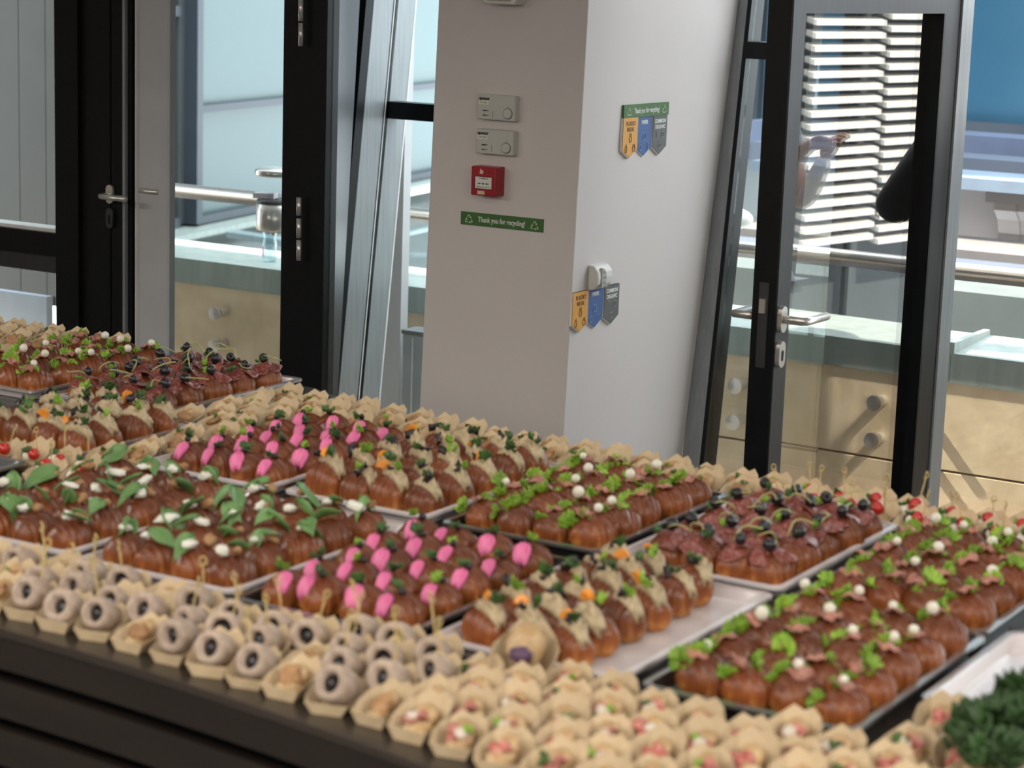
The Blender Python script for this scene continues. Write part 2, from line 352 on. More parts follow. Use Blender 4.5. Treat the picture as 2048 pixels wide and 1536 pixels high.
lb('stile', M_leaf, s0, sg0, -T + 0.012, 0, 0.01, zt + 0.1)
lb('lock_edge', M_black, s0 - 0.004, s0, -T, -0.002, 0.01, zt + 0.1)
lb('lock_edge', M_black, s0, sg0, -T, -T + 0.012, 0.01, zt + 0.1)
lb('rail', M_leaf, sg0, sg1, -T, 0, zt, zt + 0.1)
lb('rail', M_leaf, sg0, sg1, -T, 0, 0.01, 0.14)
lb('stile', M_leaf, sg1, (sg1 * 0.42 + s1 * 0.58), -T, 0, 0.01, zt + 0.1)
lb('hinge_post', M_silver, (sg1 * 0.42 + s1 * 0.58), s1, -T, 0.006, 0.0, zt + 0.13)
lb('glazing_bead', M_black, sg1 - 0.012, sg1, -T + 0.01, 0.004, 0.14, zt)
lb('glazing_bead', M_black, sg0, sg0 + 0.008, -T + 0.01, -0.02, 0.14, zt)
lb('pane', M_leafpane, sg0, sg1, -0.036, -0.028, 0.14, zt)
lp_ = lb('lock_plate', M_dark, s0 - 0.006, s0 - 0.004, -0.048, -0.022, leaf_z(1525, 745), leaf_z(1525, 575))
MB().box(s0 - s1 - 0.014, s0 - s1 - 0.006, 0.027, 0.043, leaf_z(1525, 636), leaf_z(1525, 608)).obj('latch_bolt', M_steel, lp_)
ro = capsule(0.034, 0.066, 0.012).obj('rosette', M_steel, d2, loc=((LP - d2.location).dot(Ld), 0, 1.05))
MB().tube([(0, 0, 0), (0, -0.055, 0), (0.008, -0.062, 0), (0.125, -0.062, 0)], 0.0105, 12).obj('lever', M_steel, ro, True, loc=(0, -0.006, 0))
q = at_pl(1556, 708, Ln, LC)
ek = capsule(0.034, 0.066, 0.012).obj('escutcheon', M_steel, d2, loc=((q - d2.location).dot(Ld), 0, q.z))
MB().prism_y([(-0.003, -0.016), (0.003, -0.016), (0.005, 0.006), (0, 0.011), (-0.005, 0.006)], -0.0135, -0.0115).obj('keyhole', M_black, ek)
MB().tube([(0, 0.0, 0), (0, 0.06, 0), (0.125, 0.066, 0)], 0.0105, 12).obj('lever', M_steel, d2, True, loc=((LP - d2.location).dot(Ld), T, 1.05))
sp0 = leaf_s(1750, 300)
fp = bpy.data.objects.new('trim_4', MB().box(sp0 - s1, 0.0, T + 0.012, T + 0.045, 0, zt + 0.12).mesh('trim_4', M_black)); COL.objects.link(fp); fp.location = d2.location; fp.rotation_euler = d2.rotation_euler
struct(fp, 'black fixed panel directly behind the open door leaf', 'trim')

# ------------------------------------------------------------------ things fixed to the pillar
def on_left(name, pu, z, label, cat, group=None):   # base point on left face, local x along the face, -y out of the wall
    zz = z; p = ext(*CE, zz); return thing(name, W(pu, 5.6, zz), YAW, label, cat, group)
M_thermo = mat('pale grey plastic', (0.55, 0.55, 0.50), 0.45, 0, (0.53, 0.53, 0.48), 4)
M_ink = mat('dark print', (0.02, 0.02, 0.02), 0.6)
M_gink = mat('grey print', (0.22, 0.22, 0.2), 0.6)
M_sticker = mat('white sticker', (0.78, 0.77, 0.70), 0.6)
def flat_text(body, size, m, parent, loc, bold=0.0, rz=0.0, sx=1.0):
    me = text_mesh(body, size, 'CENTER', bold); me.materials.append(m)
    o = link('lettering', me, parent, loc, (math.pi / 2, 0, rz)); o.scale = (sx, 1, 1); return o
def tiny_print(parent, x0, x1, z, h, m, y, seed):   # print too small to read: a row of letter-like strokes
    r = random.Random(seed); b = MB(); x = x0
    while x < x1:
        w = h * r.uniform(0.35, 0.6); b.box(x, x + w * 0.3, y - 0.0004, y, z - h / 2, z + h / 2); b.box(x, x + w, y - 0.0004, y, z + h * r.choice((-0.5, 0.0, 0.3)), z + h * 0.5); x += w + h * 0.25
    return b.obj('lettering', m, parent)
for i, (u0, u1, z0, z1, lab) in enumerate(((-3.489, -3.345, 1.428, 1.503, 'pale grey room thermostat with dial, upper of the two'), (-3.490, -3.347, 1.325, 1.399, 'pale grey room thermostat with dial, just above red fire call point'))):
    w, h = u1 - u0, z1 - z0
    t = thing('room_thermostat', W((u0 + u1) / 2, 5.6, z0), YAW, lab, 'thermostat', 'thermostats on the pillar')
    bev(MB().box(-w / 2, w / 2 - 0.012, -0.028, 0.0, 0, h).obj('housing', M_thermo, t), 0.003)
    d = MB().lathe([(0.0, 0.0), (0.0145, 0.0), (0.0145, 0.005), (0.012, 0.0065), (0, 0.0065)], 24).obj('dial', M_thermo, t, loc=(w / 2 - 0.036, -0.027, 0.022), rot=(math.pi / 2, 0, 0))
    MB().lathe([(0.0150, 0), (0.0172, 0), (0.0172, 0.0012), (0.0150, 0.0012)], 24).obj('dial_ring', M_gink, t, loc=(w / 2 - 0.036, -0.0275, 0.022), rot=(math.pi / 2, 0, 0))
    flat_text('uponor', 0.0125, M_ink, t, (-w / 2 + 0.024, -0.0284, h - 0.012), 0.0006)
    MB().box(-w / 2 + 0.004, -w / 2 + 0.040, -0.0288, -0.028, h - 0.030, h - 0.019).obj('sticker', M_sticker, t)
    tiny_print(t, -w / 2 + 0.009, -w / 2 + 0.034, h - 0.0245, 0.0042, M_gink, -0.0288, 11 + i)
    for zz, L in ((0.027, 0.012), (0.013, 0.007)):
        s = MB().box(-w / 2 + 0.022, -w / 2 + 0.041, -0.0284, -0.028, zz - 0.0015, zz + 0.0015).obj('slot', M_gink, t)
        MB().box(-w / 2 + 0.022, -w / 2 + 0.022 + L, -0.031, -0.028, zz - 0.0015, zz + 0.0015).obj('slider', M_ink, s)
    MB().box(-w / 2 + 0.055, -w / 2 + 0.0565, -0.0284, -0.028, 0.008, 0.028).obj('slot', M_gink, t)
    MB().box(w / 2 - 0.0365, w / 2 - 0.0345, -0.0284, -0.028, 0.041, 0.0445).obj('mark', M_gink, t)
# red manual call point
M_red = mat('red plastic', (0.36, 0.012, 0.022), 0.35, 0, (0.33, 0.010, 0.02), 5)
t = thing('fire_call_point', W(-3.437, 5.6, 1.200), YAW, 'red manual fire call point box on the pillar', 'fire alarm')
bev(MB().box(-0.052, 0.036, -0.052, 0, 0, 0.088).obj('housing', M_red, t), 0.003)
MB().box(-0.039, 0.024, -0.0526, -0.050, 0.020, 0.059).obj('recess', mat('dark red plastic', (0.10, 0.004, 0.006), 0.5), t)
pl = MB().box(-0.036, 0.022, -0.0535, -0.0526, 0.022, 0.057).obj('press_plate', M_sticker, t)
MB().lathe([(0, 0), (0.0032, 0), (0.0032, 0.0006), (0, 0.0006)], 14).obj('dot', M_ink, pl, loc=(-0.008, -0.0535, 0.037), rot=(math.pi / 2, 0, 0))
for x, sgn in ((-0.021, 1), (0.006, -1)):
    MB().prism_y([(x - 0.006 * sgn, 0.0358), (x + 0.001 * sgn, 0.0358), (x + 0.001 * sgn, 0.0338), (x + 0.006 * sgn, 0.037), (x + 0.001 * sgn, 0.0402), (x + 0.001 * sgn, 0.0382), (x - 0.006 * sgn, 0.0382)], -0.0541, -0.0535).obj('arrow', M_ink, pl)
tiny_print(pl, -0.022, 0.010, 0.0525, 0.0052, M_ink, -0.0535, 3)
tiny_print(pl, -0.030, 0.016, 0.0265, 0.0030, M_gink, -0.0535, 4)
MB().prism_y([(-0.022, 0.066), (-0.010, 0.066), (-0.008, 0.073), (-0.012, 0.079), (-0.014, 0.076), (-0.019, 0.082), (-0.021, 0.076)], -0.0526, -0.052).obj('house_symbol', mat('pale pink print', (0.75, 0.5, 0.5), 0.6), t)
MB().box(-0.028, -0.002, -0.0528, -0.052, 0.004, 0.015).obj('sticker', mat('peach sticker', (0.72, 0.50, 0.33), 0.6), t)
MB().lathe([(0, 0), (0.003, 0), (0.003, 0.0006), (0, 0.0006)], 12).obj('indicator', mat('dark red plastic', (0.1, 0.004, 0.006), 0.5), t, loc=(0.013, -0.052, 0.072), rot=(math.pi / 2, 0, 0))
# green recycling strips
M_green = mat('green printed card', (0.055, 0.15, 0.035), 0.6, 0, (0.05, 0.135, 0.035), 6)
M_mint = mat('pale green print', (0.62, 0.72, 0.50), 0.6)
M_wht = mat('white print', (0.80, 0.80, 0.76), 0.6)
def recycle(parent, x, z, r, y, m):
    P = [(r * math.sin(a), r * math.cos(a)) for a in (0, 2 * math.pi / 3, 4 * math.pi / 3)]
    for i in range(3):
        a, b, c = Vector(P[i]), Vector(P[(i + 1) % 3]), Vector(P[(i + 2) % 3])
        # arrow bent round corner a
        p0, p1 = a.lerp(c, 0.36), a.lerp(b, 0.36); a2 = a * 0.92
        pts = [(x + q.x, y, z + q.y) for q in (p0, a2.lerp(p0, 0.15), a2.lerp(p1, 0.15), p1)]
        mb = MB().tube(pts, r * 0.085, 6); d = (p1 - a).normalized(); nrm = Vector((-d.y, d.x)); e = p1 + d * r * 0.30
        mb.prism_y([(x + (p1 + nrm * r * 0.22).x, z + (p1 + nrm * r * 0.22).y), (x + e.x, z + e.y), (x + (p1 - nrm * r * 0.22).x, z + (p1 - nrm * r * 0.22).y)], y - 0.0004, y + 0.0004)
        mb.obj('recycling_arrow', m, parent)
t = thing('recycling_strip', W(-3.406, 5.6, 1.101), YAW, 'wide dark green recycling strip below the fire call point', 'sign', 'green recycling strips')
MB().box(-0.147, 0.147, -0.003, 0, 0, 0.040).obj('card', M_green, t)
flat_text('Thank you for recycling!', 0.0225, M_wht, t, (0.0, -0.0035, 0.0195), 0.0004, sx=0.76)
recycle(t, -0.117, 0.017, 0.0165, -0.0035, M_mint); recycle(t, 0.117, 0.017, 0.0165, -0.0035, M_mint)
# emergency light at the top edge
t = thing('emergency_light', W(-3.405, 5.6, 1.772), YAW, 'white emergency light unit high on the pillar, cut by top edge', 'light')
bev(MB().prism_y([(-0.052, 0), (0.052, 0), (0.073, 0.035), (0.073, 0.16), (-0.073, 0.16), (-0.073, 0.035)], -0.06, 0).obj('housing', M_whitep, t), 0.004)
MB().prism_y([(-0.040, 0.010), (0.040, 0.010), (0.055, 0.035), (0.055, 0.15), (-0.055, 0.15), (-0.055, 0.035)], -0.062, -0.058).obj('lens', mat('grey beige lens', (0.35, 0.32, 0.27), 0.3), t)
# right face: local x = depth direction (V), -y = out of the wall (towards +U)
def face_u(z): return uvz(ext(*CE, z))[0]
RR = YAW + math.pi / 2
M_yel = mat('orange printed card', (0.72, 0.36, 0.07), 0.6, 0, (0.70, 0.34, 0.065), 5)
M_blu = mat('blue printed card', (0.055, 0.125, 0.33), 0.6, 0, (0.05, 0.115, 0.31), 5)
M_gry = mat('grey printed card', (0.115, 0.12, 0.12), 0.6, 0, (0.105, 0.11, 0.11), 5)
M_pale = mat('pale blue print', (0.30, 0.42, 0.68), 0.6)
M_brn = mat('brown print', (0.22, 0.10, 0.02), 0.6)
M_lgr = mat('light grey print', (0.36, 0.36, 0.36), 0.6)
def pennant(v0, v1, ztop, zside, ztip, m, words, wm, im, label, kind, dz=0.0, out=0.004):
    w = v1 - v0; vm = (v0 + v1) / 2
    t = thing('recycling_pennant', W(face_u(ztop - 0.05), vm, ztip), RR, label, 'sign', 'recycling pennants on the pillar')
    h = ztop - ztip; hs = zside - ztip
    MB().prism_y([(-w / 2, hs), (0, 0), (w / 2, hs), (w / 2, h), (-w / 2, h)], -out, 0.0).obj('card', m, t)
    MB().prism_y([(-w / 2 - 0.002, hs - 0.002), (0, -0.0035), (w / 2 + 0.002, hs - 0.002), (w / 2 + 0.002, h), (-w / 2 - 0.002, h)], -out + 0.002, 0.0).obj('backing_card', M_wht, t)
    y = -out - 0.0004
    for k, s in enumerate(words): flat_text(s, 0.0175, wm, t, (0, y, h - 0.018 - 0.018 * k), 0.0005, sx=0.86)
    def ring(x, z, rx, rz):
        MB().tube([(x + rx * math.cos(a), y, z + rz * math.sin(a)) for a in [2 * math.pi * q / 12 for q in range(13)]], 0.0012, 5).obj('icon', im, t)
    def path(pts): MB().tube([(x, y, z) for x, z in pts], 0.0012, 5).obj('icon', im, t)
    zc = h - 0.062; zl = h - 0.095
    if kind == 0:   # bottle, jar and can outlines
        ring(0, zc - 0.004, 0.007, 0.010); path([(-0.004, zc + 0.006), (-0.004, zc + 0.014), (0.004, zc + 0.014), (0.004, zc + 0.006)])
        ring(-0.026, zl, 0.006, 0.011); path([(-0.029, zl + 0.011), (-0.023, zl + 0.015)])
        ring(0.024, zl, 0.008, 0.010); path([(0.018, zl + 0.012), (0.030, zl + 0.014), (0.024, zl + 0.003)])
    elif kind == 1: # crumpled ball, cup and bag outlines
        ring(0, zc, 0.011, 0.012); path([(-0.008, zc + 0.004), (0, zc - 0.004), (0.004, zc + 0.006), (0.008, zc - 0.002)])
        ring(-0.024, zl, 0.006, 0.009); path([(-0.024, zl + 0.009), (-0.020, zl + 0.016)])
        path([(0.018, zl - 0.010), (0.018, zl + 0.010), (0.023, zl + 0.014), (0.030, zl + 0.010), (0.030, zl - 0.010), (0.018, zl - 0.010)])
    else:           # bone, box and apple outlines
        path([(-0.022, zc + 0.008), (-0.018, zc), (-0.022, zc - 0.008)]); ring(-0.020, zc + 0.012, 0.004, 0.003)
        path([(0.012, zc - 0.008), (0.012, zc + 0.008), (0.028, zc + 0.010), (0.028, zc - 0.006), (0.012, zc - 0.008)])
        ring(0, zl, 0.009, 0.009); path([(0, zl + 0.009), (0.004, zl + 0.016)])
t = thing('recycling_strip', W(face_u(1.45), 5.998, 1.440), RR, 'short green recycling strip above the three upper pennants', 'sign', 'green recycling strips')
MB().box(-0.149, 0.149, -0.008, 0, 0, 0.040).obj('card', M_green, t)
flat_text('Thank you for recycling!', 0.0225, M_wht, t, (0.0, -0.0085, 0.0195), 0.0004, sx=0.76)
recycle(t, -0.117, 0.017, 0.0165, -0.0085, M_mint); recycle(t, 0.117, 0.017, 0.0165, -0.0085, M_mint)
for zt_, v0, nm in ((1.440, 5.848, 'upper'), (0.928, 5.597, 'lower')):
    where = 'under the green strip' if nm == 'upper' else 'below the white wall sensor'
    for k, (m, wd, wm, im, cn) in enumerate(((M_yel, ('PLASTIC/', 'METAL'), M_brn, M_brn, 'orange PLASTIC METAL'), (M_blu, ('PAPER',), M_wht, M_pale, 'blue PAPER'), (M_gry, ('COMMON/', 'ORGANIC'), M_wht, M_lgr, 'grey COMMON ORGANIC'))):
        pennant(v0 + k * 0.100, v0 + k * 0.100 + 0.094, zt_, zt_ - 0.098, zt_ - 0.122, m, wd, wm, im, '%s recycling pennant %s' % (cn, where), k, out=(0.010, 0.005, 0.008)[k])
t = thing('wall_sensor', W(face_u(0.97), 5.742, 0.925), RR, 'white rounded wall sensor above the lower recycling pennants', 'sensor')
b = MB(); prof = [(0.0, 0.0), (0.02, 0.004), (0.034, 0.02), (0.036, 0.04), (0.034, 0.06), (0.02, 0.076), (0.0, 0.08)]
b.hexa([(-0.046, -y, z) for y, z in prof], [(0.046, -y, z) for y, z in prof]); bev(b.obj('housing', M_whitep, t), 0.004)
b = MB(); pr2 = [(-0.025 + 0.028 * math.sin(a), 0.04 + 0.03 * math.cos(a)) for a in [math.pi * k / 10 for k in range(11)]]
b.prism_y(pr2, -0.0385, -0.03).obj('grille', mat('grey plastic', (0.42, 0.42, 0.39), 0.5), t)
for k in range(3): MB().box(-0.018, -0.008 + 0.004 * (k == 1), -0.0392, -0.038, 0.022 + k * 0.016, 0.027 + k * 0.016).obj('slot', M_gink, t)

# ------------------------------------------------------------------ terrace outside
struct(uvbox('terrace_floor', M_terr, -9, 6, 6.35, 7.6, -0.12, -0.02), 'pale paved terrace floor outside the doors', 'terrace')
pw = frame_empty('parapet_wall', W(-3.5, 7.2, 0), 'low beige stone parapet with a zinc cap along the terrace', 'wall')
seams = [-6.72, -5.06, -4.0, -2.62, -1.2, 0.2, 1.6, 3.0]
uvbox('core', mat('grey mortar', (0.25, 0.22, 0.18), 0.9), -6.71, 3, 7.225, 7.5, -0.02, 0.5, pw)
for a, b_ in zip(seams, seams[1:]):
    uvbox('stone_panel', M_stone, a + 0.003, b_ - 0.003, 7.2, 7.24, 0.186, 0.505, pw, 0.002)
    uvbox('stone_panel', M_stone, a + 0.003, b_ - 0.003, 7.2, 7.24, -0.02, 0.178, pw, 0.002)
capm = [-6.72, -5.2, -3.9, -3.05, -2.52, -0.6, 1.2, 3.0]
for a, b_ in zip(capm, capm[1:]):
    cp = MB().hexa([(a + .001 + 3.5, -0.008, 0.500), (b_ - .001 + 3.5, -0.008, 0.500), (b_ - .001 + 3.5, 0.36, 0.500), (a + .001 + 3.5, 0.36, 0.500)],
                   [(a + .001 + 3.5, -0.008, 0.606), (b_ - .001 + 3.5, -0.008, 0.606), (b_ - .001 + 3.5, 0.36, 0.625), (a + .001 + 3.5, 0.36, 0.625)]).obj('cap_sheet', M_zincc, pw)
    MB().box(b_ + 3.5 - 0.012, b_ + 3.5 + 0.012, -0.010, 0.36, 0.60, 0.645).obj('cap_seam', M_zincc, cp)
# glass balustrade with steel standoffs
gb = [(-6.55, -6.45), (-6.4, -5.05), (-5.0, -3.65), (-3.62, -3.02), (-2.99, -1.6), (-1.57, 0.2)]
for i, (a, b_) in enumerate(gb):
    t = thing('balustrade_panel', W((a + b_) / 2, 7.14, 0.12), YAW, 'clear glass balustrade panel, %s from the left along the terrace' % ('first', 'second', 'third', 'fourth', 'fifth', 'sixth')[i], 'balustrade', 'glass balustrade panels')
    MB().box(-(b_ - a) / 2, (b_ - a) / 2, -0.008, 0.008, 0, 0.76).obj('pane', M_bal, t)
    bolts = [a + 0.12, b_ - 0.12]
    if i == 1: bolts = [-6.2, -5.745]
    if i == 3: bolts = [-3.31]
    if i == 4: bolts = [-2.62, -1.8]
    for bu in bolts:
        for bz in (0.262, 0.398):
            x = bu - (a + b_) / 2
            so_ = MB().lathe([(0.0, 0), (0.0275, 0), (0.029, 0.003), (0.029, 0.013), (0, 0.016)], 24).obj('standoff', M_steel, t, loc=(x, -0.008, bz - 0.12), rot=(math.pi / 2, 0, 0))
            MB().lathe([(0.0, 0), (0.02, 0), (0.02, 0.052), (0, 0.052)], 16).obj('spacer', M_steel, so_, loc=(0, 0, -0.068))
t = thing('handrail', W(-3.5, 7.14, 0.88), YAW, 'round stainless steel handrail along the terrace', 'handrail')
MB().tube([(-3.13, 0, 0.03), (5.5, 0, 0.03)], 0.0235, 16).obj('tube', M_steel, t, True)
MB().box(-3.12, 5.5, -0.012, 0.012, -0.006, 0.012).obj('glass_channel', M_steel, t)
# ashtray clipped to the handrail, with pack and bottle
def ashtray(px, label, grp):
    p = at_v(px, 420, 7.05); uu, _, _ = uvz(p)
    t = thing('rail_ashtray', W(uu, 7.03, 0.795), YAW, label, 'ashtray', grp)
    MB().lathe([(0.0, 0.0), (0.076, 0.0), (0.084, 0.008), (0.084, 0.115), (0.0, 0.115)], 28).obj('bin', M_steel, t, True)
    ld = MB().lathe([(0.0, 0), (0.085, 0), (0.085, 0.010), (0.078, 0.016), (0, 0.016)], 28).obj('lid', mat('dark grey plastic', (0.06, 0.06, 0.065), 0.5), t, loc=(0, 0, 0.115))
    MB().lathe([(0, 0), (0.008, 0), (0.008, 0.002), (0, 0.002)], 12).obj('stub_hole', M_black, ld, loc=(0.02, -0.03, 0.0185))
    MB().tube([(0.05, 0.06, 0.12), (0.05, 0.06, 0.235)], 0.007, 10).obj('post', M_steel, t, True)
    MB().lathe([(0, 0), (0.088, 0.0), (0.092, 0.004), (0.092, 0.022), (0.08, 0.03), (0, 0.033)], 28).obj('hood', M_steel, t, True, loc=(0.0, 0, 0.225))
    MB().tube([(0, 0.08, 0.08), (0, 0.092, 0.11)], 0.01, 8).obj('clip', M_steel, t)
    MB().lathe([(0, -0.018), (0.012, -0.018), (0.012, 0), (0, 0)], 12).obj('screw', M_steel, t, loc=(-0.01, -0.01, 0))
    return t
ash = ashtray(560, 'steel rail ashtray with round hood behind the closed door', None)
M_pack = mat('white cardboard pack', (0.72, 0.70, 0.74), 0.5)
t = thing('cigarette_pack', ash.location + Uv * -0.045 + Vv * -0.02 + Zv * 0.132, YAW + 0.35, 'white cigarette pack lying on the rail ashtray lid', 'cigarette pack')
MB().box(-0.044, 0.044, -0.028, 0.028, 0.0, 0.021).obj('box', M_pack, t)
MB().box(0.018, 0.0445, -0.0285, 0.0285, -0.0002, 0.0215).obj('flip_lid', mat('mauve white card', (0.60, 0.56, 0.62), 0.5), t)
pb = at_v(536, 535, 7.32); uu, vv_, _ = uvz(pb)
t = thing('plastic_bottle', W(uu, 7.33, 0.615), YAW, 'crushed clear plastic bottle with pink label standing on the parapet', 'bottle')
MB().lathe([(0.0, 0), (0.026, 0.0), (0.030, 0.008), (0.027, 0.05), (0.031, 0.07), (0.026, 0.10), (0.030, 0.125), (0.022, 0.15), (0.012, 0.17), (0.012, 0.18), (0, 0.18)], 18).obj('body', glass('clear plastic', (0.80, 0.9, 0.93), 0.10, 0.7), t, True)
MB().lathe([(0.0, 0), (0.0145, 0), (0.0145, 0.014), (0, 0.014)], 14).obj('screw_cap', mat('pale blue plastic', (0.6, 0.75, 0.8), 0.4), t, loc=(0, 0, 0.18))
b = MB(); b.sheet([[(0.0305 * math.cos(a), 0.0305 * math.sin(a), z) for a in [math.pi + 0.2 + 0.14 * k for k in range(8)]] for z in (0.02, 0.045, 0.065)], 0.001)
b.obj('label', mat('pink paper label', (0.85, 0.15, 0.42), 0.5), t)
# bollard-like silver post seen low beside the pillar
pq = at_v(830, 740, 6.95); uu = uvz(pq)[0]
t = thing('terrace_post', W(uu + 0.03, 6.95, -0.02), YAW, 'square grey metal post on the terrace beside the pillar', 'post')
zt_ = at_v(830, 660, 6.95).z
bev(MB().box(-0.06, 0.06, -0.05, 0.05, 0, zt_ + 0.01).obj('shaft', mat('light grey metal', (0.42, 0.46, 0.48), 0.4, 0.4), t), 0.004)
MB().box(-0.063, 0.063, -0.053, 0.053, zt_ + 0.01, zt_ + 0.025).obj('cap', M_zinc, t)
MB().box(-0.012, -0.008, -0.053, -0.049, 0.02, zt_).obj('groove', M_white_line, t)
# white shade on a terrace lamp, just right of the pillar
pq = at_v(1455, 438, 7.32); uu, vv_, z_ = uvz(pq)
t = thing('terrace_lamp', W(uu - 0.02, 7.36, 0.62), YAW, 'white rounded lamp head on the parapet right of the pillar', 'lamp')
MB().blob((0, 0, z_ - 0.62), 0.105, 0.06, 0.045, 18, 10).obj('shade', M_whitep, t, True)
MB().tube([(-0.03, 0, 0), (-0.03, 0, z_ - 0.62)], 0.012, 10).obj('stem', M_steel, t)

# ------------------------------------------------------------------ roofs and buildings beyond
def slab(name, m, px0, px1, pyt, pyb, pxm, v, dep, label=None, cat=None, parent=None, ut=None):
    a, b_ = uvz(at_v(px0, pyt, v))[0], uvz(at_v(px1, pyt, v))[0]; z1, z0 = at_v(pxm, pyt, v).z, at_v(pxm, pyb, v).z
    if ut is not None: b_ = ut
    o = uvbox(name, m, a, b_, v, v + dep, z0, z1, parent)
    if label: tag(o, label, cat)
    return o
# turquoise building seen through the left door, its front turned away
TA = math.radians(70); Td = Vector((math.cos(TA), math.sin(TA), 0)); Tn = Vector((math.sin(TA), -math.cos(TA), 0))
TP = at_v(375, 447, 11.5); TC = Tn.dot(TP)
def ts(px, py): p = at_pl(px, py, Tn, TC); return (p - TP).dot(Td), p.z
tb = thing('glass_building', Vector((TP.x, TP.y, TP.z)), TA, 'pale turquoise frosted glass building front beyond the left door', 'building')
def tbox(name, m, s0_, s1_, z0, z1, y0, y1, parent=None): return MB().box(s0_, s1_, y0, y1, z0 - TP.z, z1 - TP.z).obj(name, m, parent or tb)
sA = ts(300, 300)[0]; sB = ts(362, 300)[0]; sC = ts(385, 300)[0]; sD = ts(640, 300)[0]; sE = ts(905, 300)[0]
zb = TP.z; zm0, zm1 = ts(475, 216)[1], ts(475, 202)[1]
tbox('body', M_bframe, sA - 3, sE + 9, zb - 0.1, 9, 0.12, 3.0)
tbox('pane', M_turq, sC, sD, zb + 0.045, zm0, 0.02, 0.06); tbox('pane', M_turq, sC, sD, zm1, 4.2, 0.02, 0.06)
tbox('pane', M_turq, sD + 0.1, sE + 3, zb + 0.045, zm0, 0.02, 0.06); tbox('pane', M_turq, sD + 0.1, sE + 3, zm1, 4.2, 0.02, 0.06)
tbox('pane', M_turq, sA - 1, sB, zb + 0.05, ts(340, 33)[1], 0.05, 0.09); tbox('pane', M_turq, sA - 1, sB, ts(340, 12)[1], 4.2, 0.05, 0.09)
tbox('pane', M_turq, sA - 1, sE + 9, 4.3, 8.9, 0.02, 0.06)
tbox('frame_bar', M_bframe, sC - 0.02, sE + 9, zb - 0.01, zb + 0.045, -0.06, 0.08); tbox('frame_bar', M_bframe, sC - 0.02, sE + 9, zm0, zm1, -0.06, 0.08)
tbox('frame_bar', M_bframe, sA - 1, sB, zb - 0.02, zb + 0.05, 0.0, 0.1); tbox('frame_bar', M_bframe, sA - 1, sB, ts(340, 33)[1], ts(340, 12)[1], 0.0, 0.1)
tbox('frame_post', M_bframe, sB + 0.08, sC, zb, 8.9, -0.08, 0.08); tbox('frame_post', M_clad, sB, sB + 0.08, zb, 8.9, 0.02, 0.1)
tbox('frame_post', M_bframe, sD, sD + 0.1, zb, 8.9, -0.06, 0.08)
tbox('ledge', M_zincc, sA - 1, sE + 9, zb - 0.06, zb - 0.02, -0.22, 0.1)
# zinc roof between the parapet and that building
def roof(name, pts, m, th, label, cat):
    c = sum(pts, Vector()) / len(pts); c.z = min(p.z for p in pts) - th
    b = MB(); b.hexa([rel0(p - Zv * th, c) for p in pts], [rel0(p, c) for p in pts]); o = b.obj(name, m, None, loc=c, rot=R0); tag(o, label, cat); return o
def rel0(p, c): d = p - c; return (d.dot(Uv), d.dot(Vv), d.z)
def tpt(px, py): p = at_pl(px, py, Tn, TC); return p
fa, fb = tpt(240, 475), tpt(905, 352)
na, nb = at_v(150, 520, 7.75), at_v(905, 580, 7.75); na.z = nb.z = -0.35
rf = roof('zinc_roof', [na, nb, fb - Zv * 0.10, fa - Zv * 0.10], M_zinc, 0.08, 'pale zinc roof below the turquoise glass building', 'roof')
rn = (nb - na).cross(fa - na).normalized(); rn = rn if rn.z > 0 else -rn; rc = rn.dot(na)
def rpt(px, py): return at_pl(px, py, rn, rc)
def seam(px0, py0, px1, py1, m, w=0.035, h=0.03):
    a, b_ = rpt(px0, py0), rpt(px1, py1); d = (b_ - a).normalized(); s = d.cross(rn).normalized() * w
    vs0 = [a - s, a + s, b_ + s, b_ - s]; b = MB(); b.hexa([rel0(p - rn * 0.01, rf.location) for p in vs0], [rel0(p + rn * h, rf.location) for p in vs0]); b.obj('standing_seam', m, rf)
seam(300, 488, 418, 503, M_zincd); seam(460, 470, 640, 497, M_zincd); seam(300, 501, 880, 511, M_zincd, 0.006, 0.012); seam(420, 528, 600, 508, M_zincd, 0.02, 0.01)
seam(805, 470, 880, 452, M_zincd, 0.02, 0.01)
# grey clad wall outside the far left window
cw = thing('clad_wall', W(-6.9, 7.7, 0.2), YAW, 'dark grey panelled wall outside the far left window', 'wall')
xs = [-60, 39, 92, 130]
cz0 = at_v(50, 585, 7.7).z
for a, b_ in zip(xs, xs[1:]):
    u0, u1 = uvz(at_v(a, 300, 7.7))[0], uvz(at_v(b_, 300, 7.7))[0]
    uvbox('cladding_panel', M_clad, u0 + 0.002, u1 - 0.002, 7.70, 7.74, cz0, 3.0, cw)
o = uvbox('backing', M_black, uvz(at_v(-60, 300, 7.7))[0], uvz(at_v(130, 300, 7.7))[0], 7.73, 7.9, 0.2, 3.0, cw)
tag(slab('blue_ledge', mat('pale blue sheet', (0.38, 0.45, 0.55), 0.5, 0.1), -80, 93, 588, 720, 50, 7.15, 0.04), 'pale blue sheet wall below the dark cladding at left', 'ledge')
